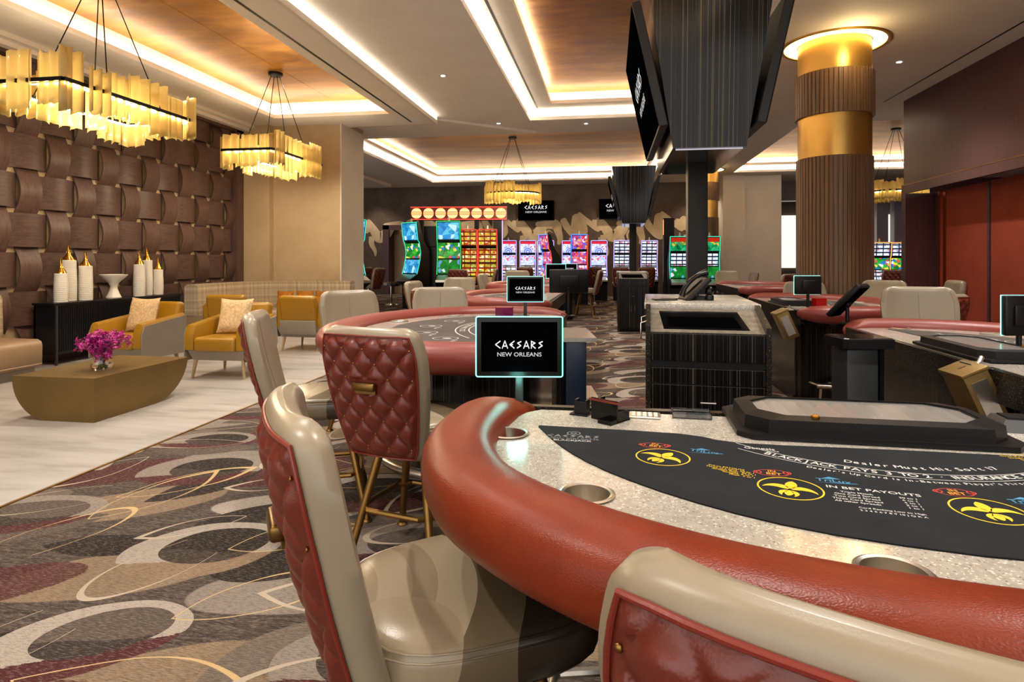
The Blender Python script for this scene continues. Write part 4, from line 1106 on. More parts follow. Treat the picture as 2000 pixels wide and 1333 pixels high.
# ================= HANGING SCREEN BOXES =================
def make_kiosk(label, loc, rz, htop=3.28):
    t = thing('screen_tower', label, 'screen tower', loc, rz, 'towers with screens on a post')
    zb = 2.11
    m = MB(); m.rbox(-.073, .073, -.073, .073, 0, zb+.01, .006); m.build('post', M['cable'], t, smooth=True)
    m = MB(); m.frustum((-.24, .24, -.62, .62), (-.45, .45, -.72, .72), zb, htop); m.build('tapered_box', M['ebony_gloss'], t)
    m = MB(); m.box(-.22, .22, -.60, .60, zb-.012, zb); m.build('mirrored_underside', M['mirror'], t)
    for s_ in (-1, 1):
        ang = math.atan((.45-.24)/(htop-zb))
        m = MB(); m.T((s_*(.40), 0, zb+.55), 0, ry=s_*(ang+.06)); m.rbox(-.03, .03, -.74, .74, -.43, .43, .008); o = m.build('television', M['black'], t)
        m = MB(); m.T((s_*(.40), 0, zb+.55), 0, ry=s_*(ang+.06)); m.box(*((.0305, .033) if s_ > 0 else (-.033, -.0305)), -.725, .725, -.415, .415); sc = m.build('screen', M['screenblack'], o)
        base = Matrix.Translation((s_*.40, 0, zb+.55)) @ Matrix.Rotation(s_*(ang+.06), 4, 'Y') @ Matrix.Rotation(PI/2 if s_ > 0 else -PI/2, 4, 'Z')
        m = MB(); m.M = base; brand(m, .105, (0, -.0345, .0)); m.build('wordmark', M['white_print'], o); m = MB(); m.M = base; text(m, 'NEW ORLEANS', .085, (0, -.0345, -.13), plane='XZ', sx=1.02); m.build('city_line', M['dim_print'], o)
        m = MB(); m.box(s_*.27-.05 if s_ > 0 else s_*.27-.09, s_*.27+.09 if s_ > 0 else s_*.27+.05, -.3, .3, zb+.35, zb+.7); m.build('mount', M['black'], t)
    return t
M['ebony_gloss'] = t_ebony('gloss_striped_ebony', '#080706', '#6e6249', .13, spec=.2, tilted=True)
M['mirror'] = simple('mirror_steel', '#8d8a94', .08, 1, .02)
make_kiosk('large tapering striped screen box on a dark post behind the near podium', (.66, 4.92, 0), 0, 3.45)
make_kiosk('smaller far tapering screen box on its post by the distant podium', W(1236, 13.3)+(0,), 0, 3.28)
# wall televisions
def make_wall_tv(label, x, z):
    t = thing('wall_television', label, 'television', (x, YB-.12, z), 0, 'wall televisions on the mural')
    m = MB(); m.rbox(-.69, .69, -.04, .03, -.38, .38, .01); m.box(-.2, .2, .03, .12, -.15, .15); m.build('housing', M['black'], t)
    m = MB(); m.box(-.675, .675, -.042, -.0405, -.365, .365); sc = m.build('screen', M['screenblack'], t)
    logo(sc, 1.3, -.0435, .05, .13)
    return t
make_wall_tv('wall television showing the wordmark, left of the two on the mural wall', -2.77, 3.22)
make_wall_tv('wall television partly hidden by the far screen box', .27, 3.24)

# ================= CHANDELIERS =================
def make_chandelier(label, loc, L, Wd, zc, ztop, oval=False, rz=0, seed=1, PR=None):
    R = random.Random(seed)
    t = thing('ruffled_chandelier', label, 'chandelier', loc, rz)
    if oval: path = [(Wd/2*math.cos(2*PI*k/48), L/2*math.sin(2*PI*k/48)) for k in range(48)]
    else: path = [(-Wd/2, -L/2), (Wd/2, -L/2), (Wd/2, L/2), (-Wd/2, L/2)]
    m = MB(); N = len(path)
    for k in range(N):
        a, b = path[k], path[(k+1) % N]; dx, dy = b[0]-a[0], b[1]-a[1]; q = math.hypot(dx, dy); nx, ny = dy/q, -dx/q
        t0 = .012
        P = [(a[0]+nx*.02, a[1]+ny*.02), (b[0]+nx*.02, b[1]+ny*.02), (b[0]+nx*.0, b[1]+ny*.0), (a[0]+nx*.0, a[1]+ny*.0)]
        m.prism(P, zc-.018, zc+.018)
    m.build('frame_bar', M['cable'], t)
    # light strip just under the frame
    m = MB(); m.tube([(x*.96, y*.97, zc-.03) for x, y in path], .011, 6, closed=True); m.build('light_strip', M['bulb'], t)
    # ruffled shades
    seg = []
    for k in range(N):
        a, b = path[k], path[(k+1) % N]; seg.append((a, b, math.hypot(b[0]-a[0], b[1]-a[1])))
    tot = sum(s_[2] for s_ in seg); nP = int(tot/.27); 
    def at_(d):
        d %= tot
        for a, b, l in seg:
            if d <= l: return (a[0]+(b[0]-a[0])*d/l, a[1]+(b[1]-a[1])*d/l, (b[1]-a[1])/l, -(b[0]-a[0])/l)
            d -= l
        return at_(0)
    for k in range(nP):
        d0 = tot*k/nP; d1 = tot*(k+1)/nP+.01; off = R.choice((-.028, .03)); top = zc+R.uniform(.17, .29); bot = zc-R.uniform(.20, .30); w1 = R.uniform(2.0, 3.0); ph = R.uniform(0, 6)
        nU, nV = 22, 6; rows = []
        wv = [off+((.036)*math.sin(w1*2*PI*u/nU+ph)) for u in range(nU+1)]
        jt = [R.uniform(-.006, .006)+.036*abs(math.sin(w1*PI*u/nU+ph)) for u in range(nU+1)]
        m = MB(); vs = []
        for v in range(nV+1):
            for u in range(nU+1):
                x, y, nx, ny = at_(lerp(d0, d1, u/nU)); z = lerp(bot+jt[u], top+jt[u]*.8, v/nV)
                vs.append((x+nx*wv[u], y+ny*wv[u], z))
        m.add(vs, [(v*(nU+1)+u, v*(nU+1)+u+1, (v+1)*(nU+1)+u+1, (v+1)*(nU+1)+u) for v in range(nV) for u in range(nU)])
        o = m.build('ruffled_shade', M['shade'], t, smooth=True, angle=80)
        md = o.modifiers.new('thick', 'SOLIDIFY'); md.thickness = .004
    m = MB(); m.lathe([(.0, ztop-.05), (.10, ztop-.05), (.115, ztop-.035), (.115, ztop)], 28, cap=False); m.build('canopy', M['cable'], t, smooth=True, angle=30)
    at4 = [(-Wd/2, -L/2), (Wd/2, -L/2), (Wd/2, L/2), (-Wd/2, L/2)] if not oval else [(Wd*.35, -L*.35), (-Wd*.35, -L*.35), (-Wd*.35, L*.35), (Wd*.35, L*.35)]
    for x, y in at4:
        if not oval: x, y = x, y*.42
        m = MB(); m.tube([(x, y, zc), (x*.12, y*.12, ztop-.05)], .006, 6); m.build('suspension_rod', M['cable'], t, smooth=True)
    return t
make_chandelier('large ruffled gold chandelier, nearest over the lounge, cut by the left edge', (-5.34, 5.74, 0), 1.74, .86, 3.0, ZL+.33, seed=3)
make_chandelier('second ruffled gold chandelier over the lounge, in front of the beige pillar', (-5.36, 9.23, 0), 1.62, .80, 3.0, ZL+.33, seed=8)
x, y = W(1001, 16.4); make_chandelier('oval ruffled chandelier hanging in the far gold coffer', (x, y, 0), 1.1, 1.42, 3.12, ZM+.43, True, seed=5)
x, y = W(1750, 15.3); make_chandelier('ruffled chandelier half hidden between slatted column and plum wall', (x, y, 0), 1.1, 1.3, 3.05, ZM+.43, True, seed=6)
for x, y in ((-5.34, 5.74), (-5.36, 9.23)): lamp('chandelier_lamp', 'POINT', (x, y, 2.75), 55, (1, .84, .6), .2)
lamp('chandelier_lamp', 'POINT', W(1001, 16.4)+(2.8,), 40, (1, .8, .5), .2)

# ================= LOUNGE =================
t = thing('coffee_table', 'solid bronze coffee table with curved underside on the marble', 'coffee table', (-4.60, 5.03, 0), 0)
m = MB(); hx_, hy_ = .395, .57; zt = .37; nX, nY = 24, 36
def und(x, y):
    a = x+hx_; b = hy_-y; z = 0
    if a < .36: z = max(z, .36*(1-math.sqrt(max(0, 1-((.36-a)/.36)**2)))*.98)
    if b < .50: z = max(z, .40*(1-math.sqrt(max(0, 1-((.50-b)/.50)**2)))*.98)
    return min(z, zt-.03)
vs = []; 
def gx(i): k = i/nX; return -hx_+2*hx_*(k**1.5)
def gy(j): k = 1-j/nY; return hy_-2*hy_*(k**1.5)
for j in range(nY+1):
    for i in range(nX+1): vs.append((gx(i), gy(j), und(gx(i), gy(j))))
for j in range(nY+1):
    for i in range(nX+1): vs.append((gx(i), gy(j), zt))
o_ = (nX+1)*(nY+1); fs = []
for j in range(nY):
    for i in range(nX):
        a = j*(nX+1)+i; fs.append((a, a+nX+1, a+nX+2, a+1)); fs.append((o_+a, o_+a+1, o_+a+nX+2, o_+a+nX+1))
for i in range(nX):
    fs.append((i, i+1, o_+i+1, o_+i)); a = nY*(nX+1)+i; fs.append((a+1, a, o_+a, o_+a+1))
for j in range(nY):
    a = j*(nX+1); fs.append((a+nX+1, a, o_+a, o_+a+nX+1)); a += nX; fs.append((a, a+nX+1, o_+a+nX+1, o_+a))
m.add(vs, fs); m.build('table_body', M['bronze'], t, smooth=True, angle=35)
# orchids in a glass
t = thing('orchid_vase', 'round glass vase of magenta orchids on the bronze coffee table', 'flower vase', (-4.50, 4.86, .37), 0)
m = MB(); m.lathe([(.0, .002), (.075, .002), (.085, .02), (.088, .06), (.075, .11), (.068, .12), (.064, .12), (.071, .108), (.083, .06), (.08, .022), (.07, .008), (.0, .008)], 32, cap=False); m.build('glass_vase', M['glass'], t, smooth=True)
R = random.Random(7); m = MB(); fl_ = MB(); ct = MB()
m2 = MB(); m2.lathe([(.0, .01), (.068, .01), (.08, .03), (.082, .05), (.0, .05)], 24, cap=False); m2.build('water', M['acrylic'], t, smooth=True)
for k in range(22):
    a = 2*PI*k/22+R.uniform(-.15, .15); spread = R.uniform(.08, .31); hgt = R.uniform(.05, .17) if spread > .2 else R.uniform(.12, .22)
    P = [(.03*math.cos(a+2), .03*math.sin(a+2), .015), (.03*math.cos(a), .03*math.sin(a), .10), (spread*.5*math.cos(a), spread*.5*math.sin(a), .12+hgt*.8), (spread*math.cos(a), spread*math.sin(a), .10+hgt)]
    P = smoothpath(P, 5); m.tube(P, .0028, 5)
    for i in range(5, len(P)):
        for q in range(2):
            p = P[i]; c = (p[0]+R.uniform(-.028, .028), p[1]+R.uniform(-.028, .028), p[2]+R.uniform(-.03, .035)); az = R.uniform(0, 6.28); tl = R.uniform(.2, 1.3)
            fl_.T(c, az, rx=tl)
            for z_ in range(5):
                b = 2*PI*z_/5; L_ = R.uniform(.021, .031); cb, sb = math.cos(b), math.sin(b)
                fl_.add([(0, 0, 0), (L_*.55*cb-.009*sb, L_*.55*sb+.009*cb, .004), (L_*cb, L_*sb, .0), (L_*.55*cb+.009*sb, L_*.55*sb-.009*cb, .004)], [(0, 1, 2, 3)])
            if R.random() < .6: ct.T(c, az, rx=tl); ct.ball((0, 0, .004), .005, 6, 4)
o = m.build('flower_stems', M['stem'], t, smooth=True); tag(o, kind='stuff'); o = fl_.build('orchid_petals', M['orchid'], t); tag(o, kind='stuff'); o = ct.build('orchid_centres', M['orchid2'], t); tag(o, kind='stuff')
# sideboard
XS0, XS1 = -7.27, -6.95
t = thing('sideboard', 'long midnight black fluted sideboard under the woven wall', 'sideboard', (-7.11, 7.89, 0), 0); t.scale = (1, .945, 1)
m = MB(); m.box(-.16, .15, -1.17, 1.27, .14, .77); m.build('cabinet_body', M['sideboard'], t)
m = MB(); m.rbox(-.165, .17, -1.20, 1.30, .77, .80, .005); m.build('top', M['sideboard'], t)
m = MB()
for k in range(80): y = -1.14+2.36*k/80; m.box(.15, .162, y, y+.017, .17, .75)
m.build('fluted_front', M['sideboard'], t)
for sx, sy in ((-.16, -1.17), (.145, -1.17), (-.16, 1.25), (.145, 1.25)): m = MB(); m.box(sx, sx+.025, sy, sy+.025, 0, .77); m.build('leg', M['grey'], t)
def bottle(label, x, y, h, r):
    t = thing('bottle_vase', label, 'vase', (x, y, .80), 0, 'ribbed white vases with gold necks')
    m = MB(); n = int(h/.024); pr = [(r*.8, 0)]
    for k in range(n): z = h*k/n; rr = r*(.93+.07*math.sin(PI*min(1, .2+k/n))); pr += [(rr, z+.003), (rr, z+h/n*.8), (rr*.975, z+h/n*.9)]
    pr += [(r*.86, h), (r*.8, h+.004)]; m.lathe(pr, 24); m.build('ribbed_body', M['ceramic'], t, smooth=True, angle=30)
    m = MB(); m.lathe([(r*.82, h+.002), (r*.7, h+.03), (r*.38, h+.07), (r*.2, h+.11), (r*.17, h+.19), (r*.2, h+.20)], 20); m.build('gold_neck', M['gold_pol'], t, smooth=True); return t
def onwall(px, X=-7.12):
    k = (px-1000)/1200; s_, c_ = math.sin(YAW), math.cos(YAW); z = X/(k*c_-s_); return z*(k*s_+c_), z
for px, top, neck, w_, lab, X in ((119, 535, 508, 26, 'short ribbed vase at the left end of the sideboard', -7.06), (134, 509, 473, 30, 'tallest ribbed vase in the left group on the sideboard', -7.18), (167, 520, 490, 27, 'ribbed vase standing left of the white bowl', -7.1),
                              (272, 517, 492, 23, 'ribbed vase standing right of the white bowl', -7.06), (287, 509, 476, 22, 'tall ribbed vase at the back of the right group', -7.18), (309, 527, 505, 20, 'shortest ribbed vase at the right end of the row', -7.1)):
    y, z = onwall(px, X); h = 1.35-(top-508)*z/1200-.80; bottle(lab+', gold neck', X, y, h, w_/2*z/1200*.93)
y, z = onwall(222, -7.1); t = thing('pedestal_bowl', 'white marbled pedestal bowl between the two groups of vases', 'bowl', (-7.1, y, .80), 0)
m = MB(); m.lathe([(.095, 0), (.10, .01), (.075, .06), (.05, .13), (.045, .17), (.07, .22), (.15, .30), (.175, .325), (.178, .34), (.165, .34), (.14, .315), (.0, .26)], 36, cap=False); m.build('bowl_body', M['ceramic'], t, smooth=True)
# armchairs
def make_armchair(label, loc, rz, pillow=True):
    t = thing('lounge_armchair', label, 'armchair', loc, rz, None)
    m = MB(); m.frustum((-.29, .29, -.26, .28), (-.34, .34, -.31, .31), .20, .34); m.build('seat_shell', M['grey_up'], t)
    m = MB(); m.rbox(-.235, .235, -.35, .20, .30, .455, .035, 4); m.build('seat_cushion', M['mustard'], t, smooth=True)
    m = MB(); pts = []
    m.T((0, .24, .34), 0, rx=-.22); m.rbox(-.275, .275, -.05, .07, -.06, .46, .045, 5); m.build('backrest', M['mustard'], t, smooth=True)
    m = MB(); m.T((0, .33, .34), 0, rx=-.18); m.rbox(-.27, .27, -.02, .02, -.10, .10, .01); m.build('back_shell', M['grey_up'], t, smooth=True)
    for s_ in (-1, 1):
        a, b = (-.345, -.24) if s_ < 0 else (.24, .345)
        m = MB(); m.T(); rings = []
        for y, zt_, zb_ in ((-.33, .50, .32), (-.30, .585, .31), (-.1, .61, .31), (.2, .645, .33), (.30, .66, .34)):
            w_ = .05; cx = (a+b)/2-(.0 if y > -.3 else -.0)
            rings.append([(cx-w_, y, zb_), (cx+w_, y, zb_), (cx+w_, y, zt_-.025), (cx+w_*.6, y, zt_), (cx-w_*.6, y, zt_), (cx-w_, y, zt_-.025)])
        m.loops(rings, cap=True); ar = m.build('armrest', M['mustard'], t, smooth=True, angle=50)
        m = MB(); x0 = (a+b)/2+s_*.051; x1 = x0+s_*.012
        q = [(-.325, .20), (-.325, .47), (-.29, .56), (.30, .635), (.33, .33), (.27, .20)]
        vs = [(x0, y, z) for y, z in q]+[(x1, y, z) for y, z in q]; n = len(q)
        m.add(vs, [tuple(range(n)), tuple(range(2*n-1, n-1, -1))]+[(i, (i+1) % n, n+(i+1) % n, n+i) for i in range(n)]); m.build('side_panel', M['grey_up'], t)
    for sx, sy in ((-.27, -.24), (.27, -.24), (-.25, .26), (.25, .26)):
        m = MB(); m.tube([(sx, sy, .21), (sx*1.1, sy*1.1, 0)], [.022, .013], 8); m.build('leg', M['light_leg'], t, smooth=True)
    return t
ac = make_armchair('mustard armchair with cream cushion, left one facing the coffee table', (-5.60, 6.60, 0), -.08); ac.scale = (1.06, 1.06, 1.05)
dup(ac, (-4.39, 6.62, 0), .03, 'mustard armchair with cream cushion, right one behind the red casino chairs', None)
dup(ac, (-5.72, 8.75, 0), PI+.15, 'mustard armchair behind the two front ones, only its back showing', None)
dup(ac, (-4.50, 8.75, 0), PI-.05, 'mustard armchair with its back to us in front of the curved bench', None)
def cushion(label, loc, rz, s_, mat, tilt=-.3, group=None):
    t = MB(); t.T(loc, rz, rx=tilt)
    n = 14
    for sg_ in (1, -1):
        vs = []
        for j in range(n+1):
            for i in range(n+1):
                u, v = -1+2*i/n, -1+2*j/n; pin = 1-.10*(1-abs(u)**2)*abs(v)**2; pin2 = 1-.10*(1-abs(v)**2)*abs(u)**2
                th = .065*s_/.22*((1-u**4)*(1-v**4))**.55
                vs.append((u*s_*pin2, sg_*th, v*s_*pin+s_))
        f = [(j*(n+1)+i, j*(n+1)+i+1, (j+1)*(n+1)+i+1, (j+1)*(n+1)+i) for j in range(n) for i in range(n)]
        t.add(vs, f if sg_ < 0 else [q[::-1] for q in f])
    o = t.build('throw_cushion', mat, None, smooth=True, angle=80); return tag(o, label, 'cushion', group)
cushion('cream slub cushion on the left front armchair', (-5.60, 6.60, .485), -.08, .21, M['pillow_cream'], -.25)
cushion('cream slub cushion on the right front armchair', (-4.39, 6.62, .485), .03, .21, M['pillow_cream'], -.25)
# benches: plaid back over leather seat, swept along a path
def make_bench(label, path, name='banquette_sofa'):
    t = thing(name, label, 'sofa')
    P = smoothpath(path, 5)
    def sweep(prof):
        rings = []; N = len(P)
        for i, p in enumerate(P):
            a = P[max(i-1, 0)]; b = P[min(i+1, N-1)]; dx, dy = b[0]-a[0], b[1]-a[1]; q = math.hypot(dx, dy); nx, ny = dy/q, -dx/q
            rings.append([(p[0]+nx*d, p[1]+ny*d, z) for d, z in prof])
        return rings
    for nm, prof, mt in (('plinth', [(.04, 0), (.66, 0), (.66, .12), (.04, .12)], M['grey_up']), ('seat', [(.04, .12), (.72, .12), (.76, .16), (.765, .36), (.75, .41), (.70, .435), (.04, .44)], M['taupe_leather']), ('backrest', [(0, .40), (.22, .42), (.235, .48), (.225, .90), (.19, .945), (.05, .945), (0, .91)], M['plaid'])):
        m = MB(); m.loops(sweep(prof), cap=True); m.build(nm, mt, t, smooth=True, angle=50)
    m = MB(); m.tube([(p[0], p[1], p[2]) for p in [r[1] for r in sweep([(0, 0), (.755, .155)])]], .008, 6); m.build('piping', M['light_leg'], t, smooth=True)
    return t
make_bench('curved plaid banquette under the woven wall and beige pillar', [(-6.93, 9.14), (-6.98, 9.9), (-6.85, 10.7), (-6.45, 11.15), (-5.9, 11.3), (-5.3, 11.3), (-4.9, 11.3)])
make_bench('plaid backed sofa with taupe leather seat at the left edge', [(-7.24, 3.2), (-7.24, 4.2), (-7.24, 5.2), (-7.24, 6.15)], 'lounge_sofa')
for i, (px, zc) in enumerate(((558, 11.7), (596, 11.75), (632, 11.8))):
    x, y = W(px, zc); cushion(('leftmost gold velvet cushion on the curved banquette', 'middle gold velvet cushion on the curved banquette', 'rightmost gold velvet cushion on the curved banquette')[i], (x, y-.05, .44), .1, .165, M['pillow_gold'], -.2)
for i, (px, zc) in enumerate(((414, 10.9), (452, 11.3))):
    x, y = W(px, zc); cushion(('grey patterned cushion in the corner of the curved banquette', 'plain grey cushion beside the patterned one on the banquette')[i], (x, y-.05, .44), .5, .16, M['pillow_grey'], -.2)
# ================= MORE CHAIRS =================
def wch(px, zc, fx, fy, label, kind='c', sc=1, group=None):
    x, y = W(px, zc); chair(x, y, face(fx, fy), label, group, kind, 0, sc)
wch(715, 4.85, .75, -.66, 'cream chair front facing us at the far left of the second table', sc=1.02)
wch(858, 5.4, .25, -1, 'cream chair front facing us behind the far rail of the second table', sc=1.02)
wch(852, 7.9, 1, -.1, 'small side-on chair between the two cream chairs, at the third table')
wch(872, 6.35, .2, 1, 'low chair with only its rolled top rim showing above the second cream chair')
wch(892, 9.4, .1, -1, 'cream chair at the far side of the third table, left of the sign monitors')
wch(972, 12.0, 1, -.15, 'side-on chair beside the dark signboard post')
wch(1012, 12.6, .2, -1, 'cream chair beyond the second sign monitor', sc=1.05)
wch(1145, 14.8, -1, .1, 'red backed chair in profile just left of the distant podium', sc=1.03)
wch(1422, 13.6, -.1, -1, 'cream chair front right of the dark post, at the distant right table', sc=1.03)
wch(1446, 14.6, -1, -.1, 'narrow red backed chair seen side-on before the pale wall')
wch(1512, 12.4, -.7, .7, 'chair with red quilted back left of the big slatted column')
wch(1573, 7.5, -.25, -1, 'cream chair half hidden by the dealer display in front of the column')
wch(1704, 7.1, -.7, -.75, 'cream chair right of the slatted column base, behind the middle table', sc=1.03)
wch(1800, 6.2, -.4, .9, 'chair behind the big cream one whose rim shows rust coloured', sc=.95)
wch(1808, 7.7, -1, .1, 'taupe chair in profile in front of the rust wall panels', sc=1.02)
wch(1822, 4.5, -.15, -1, 'big cream chair front behind the nearest right hand table', sc=1.06)
for px, zc, fx, fy, lab in ((722, 17.2, -1, .25, 'slot stool with red quilted back beside the leftmost slot machine'), (700, 18.9, -1, .4, 'slot stool mostly hidden behind the leftmost slot machine'),
    (762, 18.6, 1, .25, 'slot stool on chrome pedestal before the dark doorway'), (903, 15.2, .1, 1, 'slot stool at the red and gold slot machines, seen from behind'), (942, 15.9, -1, -.2, 'slot stool turned side-on in front of the red slot machines'),
    (1028, 19.0, 0, 1, 'slot stool at the purple wheel machine right of the signboard'), (1212, 18.8, 0, 1, 'slot stool at the left card grid machine above the distant podium'), (1262, 18.8, 0, 1, 'slot stool at the right card grid machine'),
    (1160, 19.0, 0, 1, 'slot stool at the second purple wheel machine'), (1738, 14.6, .1, 1, 'slot stool with red back below the right hand hall slot machines')):
    wch(px, zc, fx, fy, lab, 's', 1.05, 'slot stools')

# ================= SLOT MACHINES =================
def screen_mat(name, base, blobs, scale=9, reels=None, es=1.0, head=None, ring=None):
    t = NT(name); v = t.obj(); x, y, z = t.sep(v)
    p = t.comb(x, z)
    c = t.ramp(t.noise(p, 5, 4, .7), [(.3, base[0]), (.5, base[1]), (.7, base[2])])
    vo = t.vor(p, scale, 'Color'); f = t.sep(vo)
    c = t.mix(t.math('MULTIPLY', t.math('GREATER_THAN', f[0], .45), .85), c, t.ramp(f[1], [(i/len(blobs), b) for i, b in enumerate(blobs)], True))
    if reels:
        nx, nz = reels
        fx = t.math('FRACT', t.math('MULTIPLY_ADD', x, nx/.5, 50.5 if nx % 2 else 50)); fz = t.math('FRACT', t.math('MULTIPLY', z, nz))
        g = t.math('MULTIPLY', t.math('LESS_THAN', t.math('ABSOLUTE', t.math('SUBTRACT', fx, .5)), .42), t.math('LESS_THAN', t.math('ABSOLUTE', t.math('SUBTRACT', fz, .5)), .33))
        c = t.mix(t.math('SUBTRACT', 1.0, g), c, base[0])
    if ring:
        d = t.vm('LENGTH', t.vm('SUBTRACT', p, (0, ring, 0)), out=1)
        c = t.mix(t.math('LESS_THAN', d, .16), c, '#4a62d8'); c = t.mix(t.math('LESS_THAN', t.math('ABSOLUTE', t.math('SUBTRACT', t.math('FRACT', t.math('MULTIPLY', d, 18)), .5)), .18), c, t.mix(t.math('LESS_THAN', d, .17), c, '#e6e9ff'))
    if head: c = t.mix(t.math('GREATER_THAN', z, head[0]), c, head[1])
    t.set('#050505', .2, emit=c, es=es*.62, spec=.3); return t.m
SM = {
 'water': screen_mat('game_screen_water', ('#0b4f8f', '#2f9bd0', '#9fe3f0'), ['#1a74b8', '#5fc6e0', '#c9f0f5', '#2f8fd0'], 7, es=.9),
 'green': screen_mat('game_screen_green', ('#0a3d14', '#1c8a2c', '#4fce3a'), ['#e8e04a', '#d8435a', '#2f6fd8', '#f2f2e8', '#28a838', '#1c6a28'], 13, es=.9),
 'dgreen': screen_mat('game_screen_deep_green', ('#05330f', '#0f7a26', '#1fa43a'), ['#0f7a26', '#0f7a26', '#dfe9f2', '#6aa0d8', '#0c5a1c', '#0f7a26'], 9, es=.85),
 'gold': screen_mat('game_screen_gold', ('#7a1208', '#c9a227', '#f2e08a'), ['#e8d04a', '#4aa83a', '#f4ead0', '#c9301c', '#e8a83a'], 15, reels=(3, 8), es=.9),
 'wheel': screen_mat('game_screen_wheel', ('#5a6fd0', '#b9c4f5', '#f0f2ff'), ['#e8ecff', '#aab8f5', '#e23a4a', '#d8defa'], 16, es=1.0, head=(1.88, '#d0203a'), ring=1.62),
 'cards': screen_mat('game_screen_cards', ('#121830', '#d8dff0', '#ffffff'), ['#f2f5ff', '#ffffff', '#c8d4ea', '#e06a7a'], 14, reels=(3, 9), es=.95),
 'cash': screen_mat('game_screen_cash', ('#06351a', '#14a060', '#5ae0a0'), ['#0f8a4a', '#e0cc3a', '#1fb070', '#0a6a3a'], 12, es=.8, head=(1.86, '#c02a12')),
 'mixed': screen_mat('game_screen_mixed', ('#3a1a5a', '#c83a7a', '#f0c0d8'), ['#3a6ae0', '#f2f2ff', '#e23a4a', '#f0b03a'], 16, es=.9)}
LEDM = {'teal': glow('slot_led_teal', '#2fc8a4', .9), 'green': glow('slot_led_green', '#28c060', .9), 'red': glow('slot_led_red', '#ff3a28', 1.2), 'violet': glow('slot_led_violet', '#a898ff', 1.3), 'blue': glow('slot_led_blue', '#3a78ff', 1.3), 'orange': glow('slot_led_orange', '#ff8a4a', 1.5)}
def make_slot(label, screens, led, H=2.3, wd=.62, group='slot machines', led2=None):
    t = thing('slot_machine', label, 'slot machine', (0, 0, 0), 0, group)
    hw = wd/2
    k = H/2.3
    # side silhouette of the cabinet (y, z)
    front = [(-.20, 0), (-.22, .62*k), (-.42, .74*k), (-.43, .80*k), (-.20, .92*k), (-.10, 1.25*k), (-.06, 1.5*k), (-.12, 1.78*k), (-.16, 1.80*k), (-.22, H)]
    backs = [(-.14, H), (.0, 1.85*k), (.22, 1.55*k), (.25, 0)]
    P = front+backs; n = len(P)
    m = MB(); m.add([(-hw, y, z) for y, z in P]+[(hw, y, z) for y, z in P], [tuple(range(n-1, -1, -1)), tuple(range(n, 2*n))]+[(i, (i+1) % n, n+(i+1) % n, n+i)[::-1] for i in range(n)])
    m.build('cabinet', M['black'], t)
    m = MB(); m.add([(-hw*.92, -.44, .805*k), (hw*.92, -.44, .805*k), (hw*.88, -.22, .925*k), (-hw*.88, -.22, .925*k)], [(0, 1, 2, 3)]); m.box(-hw*.95, hw*.95, -.46, -.42, .74*k, .80*k)
    m.build('button_deck', M['steel'], t)
    secs = [[(-.195, .96*k), (-.13, 1.18*k), (-.105, 1.31*k)], [(-.10, 1.35*k), (-.072, 1.5*k), (-.12, 1.74*k)], [(-.172, 1.83*k), (-.225, H-.04)]]
    for sc, pts in zip(screens, secs):
        m = MB(); w_ = hw-.035; vs = []
        for y, z in pts: vs += [(-w_, y-.012, z), (w_, y-.012, z)]
        m.add(vs, [(2*i, 2*i+1, 2*i+3, 2*i+2) for i in range(len(pts)-1)]); m.build('game_screen', SM[sc], t, smooth=True)
    for s_ in (-1, 1):
        m = MB(); m.tube([(s_*(hw-.012), y-.014, z) for y, z in ((-.21, .93*k), (-.13, 1.18*k), (-.10, 1.31*k), (-.075, 1.5*k), (-.125, 1.77*k), (-.17, 1.81*k), (-.235, H-.02))], .009, 6)
        m.build('light_strip', LEDM[(led2 or led) if s_ > 0 else led], t, smooth=True)
    m = MB(); m.tube([(-hw+.012, -.235, H-.01), (hw-.012, -.235, H-.01)], .010, 6); m.build('light_strip', LEDM[led], t)
    m = MB(); m.lathe([(.028, H-.06), (.028, H+.03), (.022, H+.10), (.0, H+.11)], 12, (0, -.15, 0)); m.build('candle_lamp', M['ceramic'], t, smooth=True)
    return t
protos = {}
def slot(kind, px, zc, rz, label, sc=1):
    spec = {'green': (('dgreen', 'green', 'water'), 'green', 2.38, .64), 'teal': (('water', 'green', 'water'), 'teal', 2.38, .64), 'gold': (('gold', 'gold', 'gold'), 'red', 2.2, .55),
            'wheel': (('cards', 'wheel', 'wheel'), 'violet', 2.0, .55), 'cards': (('cards', 'cards', 'cards'), 'violet', 2.0, .55), 'cash': (('dgreen', 'cards', 'cash'), 'teal', 2.02, .58),
            'duo': (('mixed', 'mixed', 'mixed'), 'blue', 2.1, .5), 'hall': (('cards', 'green', 'cards'), 'orange', 1.85, .6)}[kind]
    x, y = W(px, zc)
    if kind not in protos:
        t = make_slot(label, spec[0], spec[1], spec[2], spec[3], led2='red' if kind == 'duo' else None); protos[kind] = t; t.location = (x, y, 0); t.rotation_euler = (0, 0, rz); t.scale = (sc,)*3
        return t
    return dup(protos[kind], (x, y, 0), rz, label, 'slot machines', sc)
slot('teal', 684, 15.6, 1.05, 'teal edged curved slot machine at the pillar edge, leftmost of all')
slot('teal', 812, 17.0, -.55, 'teal edged slot machine turned to the left, below the red signboard')
slot('green', 878, 16.4, .12, 'green edged slot machine with green reels facing us under the signboard')
slot('gold', 914, 17.2, .12, 'red and gold slot machine right behind the green one'); slot('gold', 953, 17.2, .12, 'red and gold slot machine beside the dark signboard post')
slot('wheel', 993, 20.6, .15, 'purple edged wheel machine just right of the signboard post'); slot('wheel', 1031, 20.6, .12, 'purple wheel machine below the left wall television')
